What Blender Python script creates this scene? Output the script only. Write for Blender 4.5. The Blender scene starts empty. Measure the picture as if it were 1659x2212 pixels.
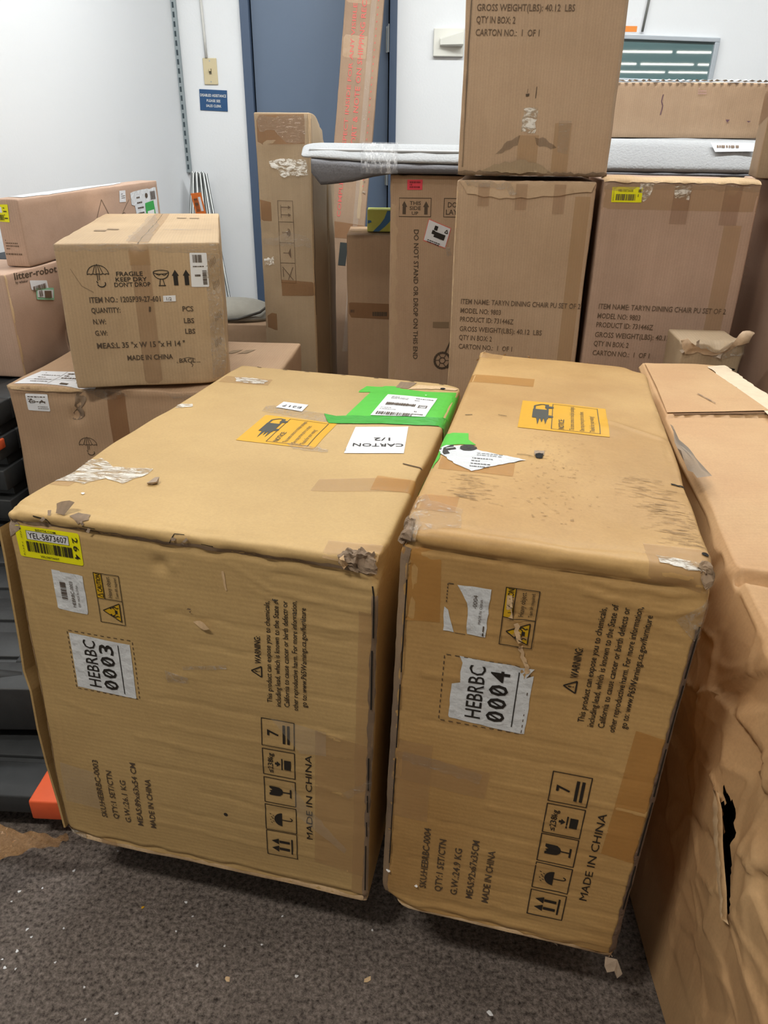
import bpy, math, random
import numpy as np
from mathutils import Matrix, Vector, geometry

C = bpy.context.scene.collection
SC = bpy.context.scene
PI = math.pi

# ------------------------------------------------------------------ camera
cam_data = bpy.data.cameras.new('camera')
cam = bpy.data.objects.new('camera', cam_data); C.objects.link(cam)
cam_data.sensor_fit = 'VERTICAL'; cam_data.sensor_height = 36.0
cam_data.lens = 1608.0 / 2212.0 * 36.0
cam_data.clip_start = 0.02; cam_data.clip_end = 100
_p, _r = 0.457, 0.011
_f = Vector((0, math.cos(_p), -math.sin(_p))); _u = Vector((0, math.sin(_p), math.cos(_p))); _x = Vector((1, 0, 0))
_rt = _x * math.cos(_r) + _u * math.sin(_r); _up = _u * math.cos(_r) - _x * math.sin(_r)
cm = Matrix((( _rt.x, _up.x, -_f.x, 0), (_rt.y, _up.y, -_f.y, 0), (_rt.z, _up.z, -_f.z, 1.24), (0, 0, 0, 1)))
cam.matrix_world = cm
SC.camera = cam

# ------------------------------------------------------------------ world, view
SC.view_settings.view_transform = 'Standard'
SC.view_settings.look = 'None'
SC.view_settings.gamma = 1.0
SC.view_settings.use_curve_mapping = False
SC.view_settings.exposure = 0.0
w = bpy.data.worlds.new('world'); SC.world = w; w.use_nodes = True
w.node_tree.nodes['Background'].inputs[0].default_value = (1.0, 0.93, 0.84, 1)
w.node_tree.nodes['Background'].inputs[1].default_value = 0.22

# ------------------------------------------------------------------ lamps: (x, y, z, size_x, size_y, watts)
LAMPS = [(-0.45, 2.85, 2.93, 1.2, 0.16, 33), (0.95, 2.85, 2.93, 1.2, 0.16, 32), (2.35, 2.85, 2.93, 1.2, 0.16, 32),
         (-0.75, 1.15, 2.93, 1.2, 0.16, 7), (0.95, 1.15, 2.93, 1.2, 0.16, 4),
         (-0.95, -0.15, 2.93, 0.6, 0.16, 40), (1.0, -0.75, 2.93, 1.2, 0.16, 4),
         (0.5, -3.2, 2.93, 1.2, 0.16, 9), (2.5, -3.2, 2.93, 1.2, 0.16, 9)]
LAMP_COL = (0.97, 1.0, 1.0)
LAMP_WARM = (1.0, 0.93, 0.82)

# ------------------------------------------------------------------ material helpers
def new_mat(name):
    m = bpy.data.materials.new(name); m.use_nodes = True
    nt = m.node_tree; b = nt.nodes['Principled BSDF']
    return m, nt, b
def setin(b, **k):
    for n, v in k.items():
        n = n.replace('_', ' ')
        if n in b.inputs:
            b.inputs[n].default_value = v
def srgb(*c):
    return tuple(((x / 255 + 0.055) / 1.055) ** 2.4 if x / 255 > 0.04045 else x / 255 / 12.92 for x in c) + (1.0,)
_flat = {}
def flat(name, col, rough=0.6, metal=0.0, spec=0.4, emit=0, noise=0.0, bump=0.0, scale=60):
    if name in _flat: return _flat[name]
    m, nt, b = new_mat(name)
    setin(b, Base_Color=col, Roughness=rough, Metallic=metal)
    b.inputs['Specular IOR Level'].default_value = spec
    if emit:
        b.inputs['Emission Color'].default_value = col; b.inputs['Emission Strength'].default_value = emit
    if noise or bump:
        tc = nt.nodes.new('ShaderNodeTexCoord'); n = nt.nodes.new('ShaderNodeTexNoise')
        n.inputs['Scale'].default_value = scale; n.inputs['Detail'].default_value = 5
        nt.links.new(tc.outputs['Object'], n.inputs['Vector'])
        if noise:
            r = nt.nodes.new('ShaderNodeMapRange'); r.inputs[3].default_value = 1 - noise; r.inputs[4].default_value = 1 + noise
            mx = nt.nodes.new('ShaderNodeMix'); mx.data_type = 'RGBA'; mx.blend_type = 'MULTIPLY'; mx.inputs[0].default_value = 1
            mx.inputs[6].default_value = col
            nt.links.new(n.outputs[0], r.inputs[0]); nt.links.new(r.outputs[0], mx.inputs[7]); nt.links.new(mx.outputs[2], b.inputs['Base Color'])
        if bump:
            bp = nt.nodes.new('ShaderNodeBump'); bp.inputs['Strength'].default_value = bump; bp.inputs['Distance'].default_value = 0.004
            nt.links.new(n.outputs[0], bp.inputs['Height']); nt.links.new(bp.outputs[0], b.inputs['Normal'])
    _flat[name] = m
    return m

def card(name, c1, c2, dirt=0.25, flute='Z', fl=0.018, seed=0.0, rough=0.62, streak=0.03, bump=0.35):
    """kraft cardboard: two-tone fibre mottling, faint flute lines, streaks, scuffs"""
    m, nt, b = new_mat(name); N = nt.nodes; L = nt.links
    tc = N.new('ShaderNodeTexCoord')
    mp = N.new('ShaderNodeMapping'); mp.inputs['Location'].default_value = (seed, seed * 1.7, seed * 0.3)
    L.new(tc.outputs['Object'], mp.inputs['Vector'])
    def noise(scale, det, vec=None, rough=0.6):
        n = N.new('ShaderNodeTexNoise'); n.inputs['Scale'].default_value = scale; n.inputs['Detail'].default_value = det
        n.inputs['Roughness'].default_value = rough
        L.new((vec or mp).outputs[0], n.inputs['Vector']); return n
    def rng(src, a, b_, c, d):
        r = N.new('ShaderNodeMapRange'); r.inputs[1].default_value = a; r.inputs[2].default_value = b_
        r.inputs[3].default_value = c; r.inputs[4].default_value = d; L.new(src.outputs[0], r.inputs[0]); return r
    def mul(a, b_):
        k = N.new('ShaderNodeMath'); k.operation = 'MULTIPLY'; L.new(a.outputs[0], k.inputs[0]); L.new(b_.outputs[0], k.inputs[1]); return k
    big = noise(3.2, 5)
    mx = N.new('ShaderNodeMix'); mx.data_type = 'RGBA'; mx.inputs[6].default_value = c1; mx.inputs[7].default_value = c2
    L.new(rng(big, .35, .65, 0, 1).outputs[0], mx.inputs[0])
    fine = rng(noise(260, 3), .25, .75, .94, 1.06)
    st = N.new('ShaderNodeMapping'); st.inputs['Scale'].default_value = {'Z': (3, 3, 70), 'X': (70, 3, 3), 'Y': (3, 70, 3)}[flute]
    L.new(mp.outputs[0], st.inputs['Vector'])
    strk = noise(1.1, 3, st); strf = rng(strk, .3, .7, 1 - streak, 1 + streak)
    wv = N.new('ShaderNodeTexWave'); wv.bands_direction = flute; wv.inputs['Scale'].default_value = 42; wv.inputs['Distortion'].default_value = 0.0
    L.new(mp.outputs[0], wv.inputs['Vector'])
    wf = rng(wv, 0, 1, 1 - fl, 1 + fl)
    sc = noise(11, 9, None, .72); scf = rng(sc, .60, .74, 1.0, 1 - dirt)
    tot = mul(mul(mul(fine, strf), wf), scf)
    m2 = N.new('ShaderNodeMix'); m2.data_type = 'RGBA'; m2.blend_type = 'MULTIPLY'; m2.inputs[0].default_value = 1
    L.new(mx.outputs[2], m2.inputs[6]); L.new(tot.outputs[0], m2.inputs[7]); L.new(m2.outputs[2], b.inputs['Base Color'])
    b.inputs['Roughness'].default_value = rough; b.inputs['Specular IOR Level'].default_value = 0.35
    ad = N.new('ShaderNodeMath'); ad.operation = 'MULTIPLY_ADD'; ad.inputs[1].default_value = 0.18
    L.new(wv.outputs[0], ad.inputs[0]); L.new(fine.outputs[0], ad.inputs[2])
    bp = N.new('ShaderNodeBump'); bp.inputs['Strength'].default_value = bump; bp.inputs['Distance'].default_value = 0.0012
    wr = noise(16, 5, None, .55)
    bp2 = N.new('ShaderNodeBump'); bp2.inputs['Strength'].default_value = bump * .7; bp2.inputs['Distance'].default_value = 0.006
    L.new(ad.outputs[0], bp.inputs['Height']); L.new(wr.outputs[0], bp2.inputs['Height']); L.new(bp2.outputs[0], bp.inputs['Normal'])
    L.new(bp.outputs[0], b.inputs['Normal'])
    return m

def tape(name, col, fac, rough=0.18, wrinkle=0.5, white=0.0, wscale=(30, 90, 30), wcol=(0.9, 0.88, 0.85, 1), thr=(.5, .6)):
    """packing tape: a glossy film over the board; 'white' adds the milky wrinkles of lifted tape"""
    m, nt, b = new_mat(name); N = nt.nodes; L = nt.links
    setin(b, Base_Color=col, Roughness=rough); b.inputs['Specular IOR Level'].default_value = 0.6
    tc = N.new('ShaderNodeTexCoord'); mp = N.new('ShaderNodeMapping'); mp.inputs['Scale'].default_value = wscale
    L.new(tc.outputs['Object'], mp.inputs['Vector'])
    n = N.new('ShaderNodeTexNoise'); n.inputs['Scale'].default_value = 1.6; n.inputs['Detail'].default_value = 9; n.inputs['Roughness'].default_value = .72; n.inputs['Distortion'].default_value = 1.2
    L.new(mp.outputs[0], n.inputs['Vector'])
    bp = N.new('ShaderNodeBump'); bp.inputs['Strength'].default_value = wrinkle; bp.inputs['Distance'].default_value = 0.004
    L.new(n.outputs[0], bp.inputs['Height']); L.new(bp.outputs[0], b.inputs['Normal'])
    tr = N.new('ShaderNodeBsdfTransparent'); ms = N.new('ShaderNodeMixShader')
    out = N['Material Output']
    ms.inputs[0].default_value = fac
    if white:
        r = N.new('ShaderNodeMapRange'); r.inputs[1].default_value = thr[0]; r.inputs[2].default_value = thr[1]
        r.inputs[3].default_value = fac; r.inputs[4].default_value = white
        L.new(n.outputs[0], r.inputs[0]); L.new(r.outputs[0], ms.inputs[0])
        r2 = N.new('ShaderNodeMapRange'); r2.inputs[1].default_value = thr[0]; r2.inputs[2].default_value = thr[1]
        L.new(n.outputs[0], r2.inputs[0])
        mx = N.new('ShaderNodeMix'); mx.data_type = 'RGBA'; mx.inputs[6].default_value = col; mx.inputs[7].default_value = wcol
        L.new(r2.outputs[0], mx.inputs[0]); L.new(mx.outputs[2], b.inputs['Base Color'])
    L.new(tr.outputs[0], ms.inputs[1]); L.new(b.outputs[0], ms.inputs[2]); L.new(ms.outputs[0], out.inputs['Surface'])
    return m

# ------------------------------------------------------------------ numpy noise
def _h(i, j, k, s):
    n = (i * 374761393 + j * 668265263 + k * 2147483647 + s * 974711) & 0xffffffff
    n = ((n ^ (n >> 13)) * 1274126177) & 0xffffffff
    return ((n ^ (n >> 16)) & 0xffff) / 65535.0
def vn(P, scale, seed=0):
    """smooth value noise in -1..1"""
    Q = np.asarray(P, float) * scale + 100.0 + seed * 3.17
    I = np.floor(Q).astype(np.int64); F = Q - I; F = F * F * (3 - 2 * F); r = 0
    for a in (0, 1):
        for b in (0, 1):
            for c in (0, 1):
                wgt = (F[:, 0] if a else 1 - F[:, 0]) * (F[:, 1] if b else 1 - F[:, 1]) * (F[:, 2] if c else 1 - F[:, 2])
                r = r + wgt * _h(I[:, 0] + a, I[:, 1] + b, I[:, 2] + c, seed)
    return r * 2 - 1
def ridged(P, scale, seed=0):
    return 1 - 2 * np.abs(vn(P, scale, seed))

# ------------------------------------------------------------------ object helpers
def link(o, parent=None):
    C.objects.link(o)
    if parent is not None: o.parent = parent
    return o
def mesh_obj(name, V, F, mat, parent=None, smooth=False, kind=None, label=None):
    me = bpy.data.meshes.new(name)
    me.from_pydata([tuple(map(float, v)) for v in V], [], [tuple(map(int, f)) for f in F]); me.update()
    if mat is not None: me.materials.append(mat)
    if smooth: me.polygons.foreach_set('use_smooth', [True] * len(me.polygons))
    o = link(bpy.data.objects.new(name, me), parent)
    if kind: o['kind'] = kind
    if label: o['label'] = label
    return o
def tag(o, label, cat, group=None):
    o['label'] = label; o['category'] = cat
    if group: o['group'] = group
    return o
def thing(name, label, cat, loc=(0, 0, 0), rot=None, group=None):
    o = bpy.data.objects.new(name, None); C.objects.link(o); o.empty_display_size = 0.05
    o.location = loc
    if rot is not None: o.rotation_euler = rot
    return tag(o, label, cat, group)
class MB:
    """collects simple solids into one mesh"""
    def __init__(s): s.V = []; s.F = []
    def add(s, V, F):
        n = len(s.V); s.V += [tuple(v) for v in V]; s.F += [tuple(i + n for i in f) for f in F]; return s
    def box(s, a, b, bev=0.0):
        x0, y0, z0 = a; x1, y1, z1 = b
        if not bev:
            V = [(x, y, z) for x in (x0, x1) for y in (y0, y1) for z in (z0, z1)]
            return s.add(V, [(0, 1, 3, 2), (4, 6, 7, 5), (0, 4, 5, 1), (2, 3, 7, 6), (0, 2, 6, 4), (1, 5, 7, 3)])
        import bmesh
        bm = bmesh.new(); bmesh.ops.create_cube(bm, size=1)
        for v in bm.verts: v.co = Vector(((v.co.x + .5) * (x1 - x0) + x0, (v.co.y + .5) * (y1 - y0) + y0, (v.co.z + .5) * (z1 - z0) + z0))
        bmesh.ops.bevel(bm, geom=list(bm.edges), offset=bev, segments=2, profile=.5, affect='EDGES')
        bm.verts.index_update()
        s.add([v.co[:] for v in bm.verts], [[v.index for v in f.verts] for f in bm.faces]); bm.free(); return s
    def tube(s, pts, r, n=10, cap=True):
        pts = [Vector(p) for p in pts]; rings = []
        rr = r if isinstance(r, (list, tuple)) else [r] * len(pts)
        for i, p in enumerate(pts):
            t = (pts[min(i + 1, len(pts) - 1)] - pts[max(i - 1, 0)]).normalized()
            a = t.cross(Vector((0.13, 0.31, 0.94)))
            if a.length < .1: a = t.cross(Vector((1, 0, 0)))
            a.normalize(); b = t.cross(a)
            rings.append([p + a * math.cos(q * 2 * PI / n) * rr[i] + b * math.sin(q * 2 * PI / n) * rr[i] for q in range(n)])
        V = [v[:] for g in rings for v in g]; F = []
        for i in range(len(pts) - 1):
            for q in range(n): F.append((i * n + q, i * n + (q + 1) % n, (i + 1) * n + (q + 1) % n, (i + 1) * n + q))
        if cap: F.append(tuple(range(n))[::-1]); F.append(tuple((len(pts) - 1) * n + q for q in range(n)))
        return s.add(V, F)
    def build(s, name, mat, parent=None, smooth=False, **k): return mesh_obj(name, s.V, s.F, mat, parent, smooth, **k)

# ------------------------------------------------------------------ 2D shapes (u, v in metres)
_tc = {}
def text2d(s, bold=0.0):
    key = (s, bold)
    if key in _tc: return _tc[key]
    cu = bpy.data.curves.new('txt', 'FONT'); cu.body = s; cu.size = 1.0; cu.resolution_u = 2; cu.offset = bold
    o = bpy.data.objects.new('txt', cu); C.objects.link(o)
    dg = bpy.context.evaluated_depsgraph_get(); me = bpy.data.meshes.new_from_object(o.evaluated_get(dg))
    V = np.array([v.co[:2] for v in me.vertices]) if len(me.vertices) else np.zeros((0, 2))
    F = [tuple(p.vertices) for p in me.polygons]
    bpy.data.objects.remove(o); bpy.data.curves.remove(cu); bpy.data.meshes.remove(me)
    _tc[key] = (V, F); return V, F
class Ink:
    """flat print: polygons in face coordinates, mapped onto a (dented) surface at the end"""
    def __init__(s): s.V = []; s.F = []; s.o = (0, 0); s.ex = (1, 0); s.ey = (0, 1)
    def frame_at(s, o=(0, 0), ex=(1, 0), ey=(0, 1)): s.o, s.ex, s.ey = o, ex, ey; return s
    def _t(s, p): return (s.o[0] + p[0] * s.ex[0] + p[1] * s.ey[0], s.o[1] + p[0] * s.ex[1] + p[1] * s.ey[1])
    def poly(s, pts):
        n = len(s.V); s.V += [s._t(p) for p in pts]; s.F.append(tuple(range(n, n + len(pts)))); return s
    def rect(s, u0, v0, u1, v1):
        L = max(abs(u1 - u0), abs(v1 - v0)); return s.line([(u0, (v0 + v1) / 2), (u1, (v0 + v1) / 2)], abs(v1 - v0)) if abs(u1 - u0) >= abs(v1 - v0) else s.line([((u0 + u1) / 2, v0), ((u0 + u1) / 2, v1)], abs(u1 - u0))
    def line(s, pts, w, closed=False, step=0.012):
        if closed: pts = list(pts) + [pts[0]]
        for a, b in zip(pts, pts[1:]):
            dx, dy = b[0] - a[0], b[1] - a[1]; L = math.hypot(dx, dy)
            if L < 1e-9: continue
            n = max(1, int(L / step)); nx, ny = -dy / L * w / 2, dx / L * w / 2
            for i in range(n):
                p = (a[0] + dx * i / n, a[1] + dy * i / n); q = (a[0] + dx * (i + 1) / n, a[1] + dy * (i + 1) / n)
                s.poly([(p[0] - nx, p[1] - ny), (q[0] - nx, q[1] - ny), (q[0] + nx, q[1] + ny), (p[0] + nx, p[1] + ny)])
        return s
    def frame(s, u0, v0, u1, v1, w):
        s.line([(u0 - w / 2, v0), (u1 + w / 2, v0)], w); s.line([(u0 - w / 2, v1), (u1 + w / 2, v1)], w)
        s.line([(u0, v0), (u0, v1)], w); s.line([(u1, v0), (u1, v1)], w); return s
    def arc(s, c, rx, ry, a0, a1, w, n=14):
        return s.line([(c[0] + rx * math.cos(a0 + (a1 - a0) * i / n), c[1] + ry * math.sin(a0 + (a1 - a0) * i / n)) for i in range(n + 1)], w)
    def disc(s, c, rx, ry, a0=0, a1=2 * PI, n=18):
        return s.poly([(c[0] + rx * math.cos(a0 + (a1 - a0) * i / n), c[1] + ry * math.sin(a0 + (a1 - a0) * i / n)) for i in range(n if a1 - a0 > 6.2 else n + 1)])
    def text(s, t, a, b, h, bold=0.0, fit=True):
        """baseline from a to b, cap height h"""
        V, F = text2d(t, bold)
        if not len(V): return s
        x0, x1 = V[:, 0].min(), V[:, 0].max(); cap = 0.729
        dx, dy = b[0] - a[0], b[1] - a[1]; L = math.hypot(dx, dy); dx /= L; dy /= L
        sx = L / max(x1 - x0, 1e-6) if fit else h / cap
        n = len(s.V)
        for x, y in V:
            X = (x - x0) * sx; Y = y * h / cap
            s.V.append(s._t((a[0] + dx * X - dy * Y, a[1] + dy * X + dx * Y)))
        s.F += [tuple(i + n for i in f) for f in F]; return s
    def barcode(s, u0, v0, u1, v1, vertical=True, seed=1, n=38):
        """bars across the u direction (vertical=True) or stacked along v"""
        r = random.Random(seed); x = 0; bars = []
        while x < 1:
            wd = r.choice((1, 1, 2, 3)) / (n * 2.6); bars.append((x, min(1, x + wd))); x += wd + r.choice((1, 1, 2)) / (n * 2.6)
        for p, q in bars:
            if vertical: s.poly([(u0 + (u1 - u0) * p, v0), (u0 + (u1 - u0) * q, v0), (u0 + (u1 - u0) * q, v1), (u0 + (u1 - u0) * p, v1)])
            else: s.poly([(u0, v0 + (v1 - v0) * p), (u1, v0 + (v1 - v0) * p), (u1, v0 + (v1 - v0) * q), (u0, v0 + (v1 - v0) * q)])
        return s
    def greek(s, u0, v0, u1, v1, rows, seed=1, h=.5, vertical=False):
        """lines of print too small to read in the photograph"""
        r = random.Random(seed)
        for i in range(rows):
            x = 0
            while x < .92:
                wd = r.uniform(.05, .16); e = min(1, x + wd)
                if vertical:
                    a = u0 + (u1 - u0) * (i + .5) / rows; t = abs(u1 - u0) / rows * h
                    s.line([(a, v0 + (v1 - v0) * x), (a, v0 + (v1 - v0) * e)], t)
                else:
                    a = v0 + (v1 - v0) * (i + .5) / rows; t = abs(v1 - v0) / rows * h
                    s.line([(u0 + (u1 - u0) * x, a), (u0 + (u1 - u0) * e, a)], t)
                x = e + r.uniform(.02, .05)
                if r.random() < .08: break
        return s
def poly_sheet2d(outline, res):
    """triangulate an outline with inner grid points, so the sheet follows a dented surface"""
    pts = []; n = len(outline)
    for i in range(n):
        a = outline[i]; b = outline[(i + 1) % n]; k = max(1, int(math.hypot(b[0] - a[0], b[1] - a[1]) / res))
        pts += [(a[0] + (b[0] - a[0]) * j / k, a[1] + (b[1] - a[1]) * j / k) for j in range(k)]
    m = len(pts); E = [(i, (i + 1) % m) for i in range(m)]
    xs = [p[0] for p in pts]; ys = [p[1] for p in pts]
    def inside(x, y):
        c = False
        for i in range(m):
            x1, y1 = pts[i]; x2, y2 = pts[(i + 1) % m]
            if (y1 > y) != (y2 > y) and x < (x2 - x1) * (y - y1) / (y2 - y1) + x1: c = not c
        return c
    x = min(xs) + res * .5; inner = []
    while x < max(xs):
        y = min(ys) + res * .5
        while y < max(ys):
            if inside(x, y) and min((x - p[0]) ** 2 + (y - p[1]) ** 2 for p in pts) > (res * .4) ** 2: inner.append((x, y))
            y += res
        x += res
    r = geometry.delaunay_2d_cdt([Vector(p) for p in pts + inner], E, [], 1, 1e-7)
    return [tuple(v) for v in r[0]], [tuple(f) for f in r[2]]
def rrect(u0, v0, u1, v1, r=0.003):
    out = []
    for cx, cy, a in ((u1 - r, v1 - r, 0), (u0 + r, v1 - r, PI / 2), (u0 + r, v0 + r, PI), (u1 - r, v0 + r, 1.5 * PI)):
        for i in range(4): out.append((cx + r * math.cos(a + i * PI / 6), cy + r * math.sin(a + i * PI / 6)))
    return out
def rquad(c, r=0.003):
    """rounded-corner version of any quad"""
    out = []
    for i in range(4):
        p = Vector(c[i]); a = (Vector(c[i - 1]) - p).normalized() * r; b = (Vector(c[(i + 1) % 4]) - p).normalized() * r
        out += [tuple(p + a), tuple(p + a * .3 + b * .3), tuple(p + b)]
    return out
def ragged(outline, amp, step, seed=0):
    r = random.Random(seed); out = []; n = len(outline)
    for i in range(n):
        a = Vector(outline[i]); b = Vector(outline[(i + 1) % n]); k = max(1, int((b - a).length / step))
        nrm = (b - a).normalized(); nrm = Vector((-nrm.y, nrm.x))
        for j in range(k):
            out.append(tuple(a + (b - a) * j / k + nrm * (r.uniform(-amp, amp) if j else 0)))
    return out

# ------------------------------------------------------------------ carton with dents, creases and a surface map
class Carton:
    def __init__(s, label, p, ypr, dims, mat, name='carton', group=None, res=0.03, r=0.005, amp=0.0015, seed=0,
                 creases=(), dents=(), crush=(), body=True):
        s.d = np.array(dims, float); w, d, h = dims; s.r = r; s.amp = amp; s.seed = seed
        Mz = Matrix.Rotation(ypr[0], 3, 'Z') @ Matrix.Rotation(ypr[1], 3, 'X') @ Matrix.Rotation(ypr[2], 3, 'Y')
        loc = Vector(p) + Mz @ Vector((0, 0, -h))
        s.root = thing(name, label, 'box', loc, Mz.to_euler(), group)
        s.creases = [(np.array([s.base(f, np.array([q[0]]), np.array([q[1]]))[0][0] for q in pts]), wd, am) for f, pts, wd, am in creases]
        s.dents = [(s.base(f, np.array([c[0]]), np.array([c[1]]))[0][0], rad, am) for f, c, rad, am in dents]
        s.crush = [(np.array(c, float), rad, np.array(vec, float), rough) for c, rad, vec, rough in crush]
        s.mat = mat
        if body: s.build_body(res)
    def base(s, face, U, V):
        w, d, h = s.d; U = np.asarray(U, float).copy(); V = np.asarray(V, float).copy(); n = len(U)
        P = np.zeros((n, 3))
        if face == 'F':
            P[:, 0] = U; P[:, 2] = V
            k = U > w; P[k, 0] = w; P[k, 1] = U[k] - w
            k = U < 0; P[k, 0] = 0; P[k, 1] = -U[k]
            k = V > h; P[k, 2] = h; P[k, 1] = V[k] - h
            k = V < 0; P[k, 2] = 0; P[k, 1] = -V[k]
        elif face == 'T':
            P[:, 0] = U; P[:, 1] = V; P[:, 2] = h
            k = V < 0; P[k, 1] = 0; P[k, 2] = h + V[k]
            k = U > w; P[k, 0] = w; P[k, 2] = h - (U[k] - w)
            k = U < 0; P[k, 0] = 0; P[k, 2] = h + U[k]
            k = V > d; P[k, 1] = d; P[k, 2] = h - (V[k] - d)
        elif face in 'RL':
            P[:, 0] = w if face == 'R' else 0; P[:, 1] = U; P[:, 2] = V
        return s.rnd(P)
    def rnd(s, P):
        q = np.clip(P, s.r, s.d - s.r); dv = P - q; L = np.linalg.norm(dv, axis=1); L[L == 0] = 1
        n = dv / L[:, None]; return q + n * s.r, n
    def disp(s, P, n):
        a = s.amp * (vn(P, 5, s.seed) * 1.2 + vn(P, 14, s.seed + 5) * .5)
        for pts, wd, am in getattr(s, 'creases', ()):
            dmin = np.full(len(P), 9.0)
            lo = pts.min(0) - 4 * wd; hi = pts.max(0) + 4 * wd
            k = np.where(((P > lo) & (P < hi)).all(1))[0]
            if not len(k): continue
            Q = P[k] + 0.004 * np.stack([vn(P[k], 35, 3), vn(P[k], 35, 4), vn(P[k], 35, 6)], 1); dm = np.full(len(k), 9.0)
            for p0, p1 in zip(pts[:-1], pts[1:]):
                e = p1 - p0; t = np.clip(((Q - p0) @ e) / max(e @ e, 1e-9), 0, 1); dm = np.minimum(dm, np.linalg.norm(Q - p0 - t[:, None] * e, axis=1))
            a[k] += am * np.exp(-(dm / wd) ** 2)
        for c, rad, am in getattr(s, 'dents', ()):
            a = a + am * np.exp(-(np.linalg.norm(P - c, axis=1) / rad) ** 2)
        D = n * a[:, None]
        for c, rad, vec, rough in getattr(s, 'crush', ()):
            k = np.exp(-(np.linalg.norm(P - c, axis=1) / rad) ** 2)
            D = D + k[:, None] * vec + (k * rough)[:, None] * np.stack([ridged(P, 60, 1), ridged(P, 60, 2), ridged(P, 60, 3)], 1) * 1.0
        return D
    def at(s, face, U, V, off=0.0):
        P, n = s.base(face, U, V); return P + s.disp(P, n) + n * off
    def build_body(s, res):
        ax = []
        for L in s.d:
            m = max(2, int((L - 2 * s.r) / res)); inner = np.linspace(s.r, L - s.r, m + 1)
            ax.append(np.concatenate([[0, s.r * .45], inner, [L - s.r * .45, L]]))
        X, Y, Z = ax; nx, ny, nz = len(X), len(Y), len(Z); quads = []
        def grid(A, B, f):
            i, j = np.meshgrid(np.arange(A - 1), np.arange(B - 1), indexing='ij'); i = i.ravel(); j = j.ravel()
            return np.stack([f(i, j), f(i + 1, j), f(i + 1, j + 1), f(i, j + 1)], 1)
        key = lambda i, j, k: (i * ny + j) * nz + k
        quads.append(grid(nx, nz, lambda i, j: key(i, 0 * i, j)))
        quads.append(grid(nx, nz, lambda i, j: key(i, 0 * i + ny - 1, j))[:, ::-1])
        quads.append(grid(ny, nz, lambda i, j: key(0 * i, i, j))[:, ::-1])
        quads.append(grid(ny, nz, lambda i, j: key(0 * i + nx - 1, i, j)))
        quads.append(grid(nx, ny, lambda i, j: key(i, j, 0 * i))[:, ::-1])
        quads.append(grid(nx, ny, lambda i, j: key(i, j, 0 * i + nz - 1)))
        Q = np.concatenate(quads); ids, inv = np.unique(Q.ravel(), return_inverse=True); Q = inv.reshape(Q.shape)
        k = ids % nz; j = (ids // nz) % ny; i = ids // (nz * ny)
        P = np.stack([X[i], Y[j], Z[k]], 1); P, n = s.rnd(P); P = P + s.disp(P, n)
        s.body = mesh_obj('box_body', P, Q, s.mat, s.root, True)
    def sheet(s, name, face, outline, mat, off=0.0006, res=0.012, parent=None, label=None, lift=None, smooth=True, kind=None):
        V, F = poly_sheet2d(outline, res); V = np.array(V)
        o = np.full(len(V), off)
        if lift is not None: o = o + np.array([lift(u, v) for u, v in V])
        P, n = s.base(face, V[:, 0], V[:, 1]); P = P + s.disp(P, n) + n * o[:, None]
        return mesh_obj(name, P, F, mat, parent or s.root, smooth, label=label, kind=kind)
    def crumple(s, name, face, outline, mat, amp=.008, res=.0025, off=.001, freq=90, seed=1, parent=None, label=None):
        """torn, crushed board: a finely folded sheet standing off the surface"""
        V, F = poly_sheet2d(ragged(outline, .0015, .005, seed), res); V = np.array(V)
        Q = np.stack([V[:, 0], V[:, 1], V[:, 0] * 0], 1)
        lift = off + amp * (.5 * np.maximum(0, ridged(Q, freq, seed)) + .5 * np.abs(vn(Q, freq * 2.3, seed + 2)))
        P, n = s.base(face, V[:, 0], V[:, 1]); P = P + s.disp(P, n) + n * lift[:, None]
        P += .25 * amp * np.stack([vn(P, freq * 1.5, 5), vn(P, freq * 1.5, 6), vn(P, freq * 1.5, 7)], 1)
        return mesh_obj(name, P, F, mat, parent or s.root, False, label=label)
    def print(s, name, face, ink, mat, off=0.0010, parent=None, label=None, kind=None):
        V = np.array(ink.V); P = s.at(face, V[:, 0], V[:, 1], off)
        return mesh_obj(name, P, ink.F, mat, parent or s.root, False, label=label, kind=kind)

# ------------------------------------------------------------------ materials
KRAFT_A = card('kraft_warm', srgb(188, 158, 108), srgb(176, 146, 98), dirt=.10, flute='Z', seed=0.3)
KRAFT_B = card('kraft_amber', srgb(192, 156, 102), srgb(172, 134, 82), dirt=.14, flute='Z', seed=2.1, rough=.5)
KRAFT_C = card('kraft_tan', srgb(188, 162, 128), srgb(176, 150, 118), dirt=.10, flute='X', seed=4.2, fl=.03)
KRAFT_D = card('kraft_brown', srgb(180, 150, 120), srgb(168, 138, 110), dirt=.12, flute='X', seed=6.6, fl=.03)
KRAFT_E = card('kraft_pinkish', srgb(190, 162, 134), srgb(178, 150, 122), dirt=.08, flute='X', seed=9.1, fl=.03)
KRAFT_F = card('kraft_rosy', srgb(188, 158, 138), srgb(174, 146, 126), dirt=.10, flute='X', seed=12.4, fl=.03)
KRAFT_G = card('kraft_pale', srgb(196, 168, 138), srgb(184, 156, 124), dirt=.08, flute='Y', seed=15.0, fl=.02)
KRAFT_H = card('kraft_grey_tan', srgb(168, 146, 118), srgb(158, 136, 108), dirt=.08, flute='X', seed=18.0, fl=.03)
KRAFT_IN = card('kraft_torn', srgb(214, 186, 148), srgb(192, 160, 122), dirt=.2, flute='X', seed=21.0, rough=.9)
WORN = card('worn_board_edge', srgb(150, 126, 100), srgb(112, 96, 82), dirt=.35, flute='X', seed=24.0, rough=.7, streak=.12)
GREYTORN = flat('torn_grey_paper', srgb(160, 142, 124), .8, noise=.35, bump=.5, scale=120)
GREYTORN2 = flat('crushed_grey_board', srgb(128, 110, 92), .9, noise=.4, bump=.5, scale=150)
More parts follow.
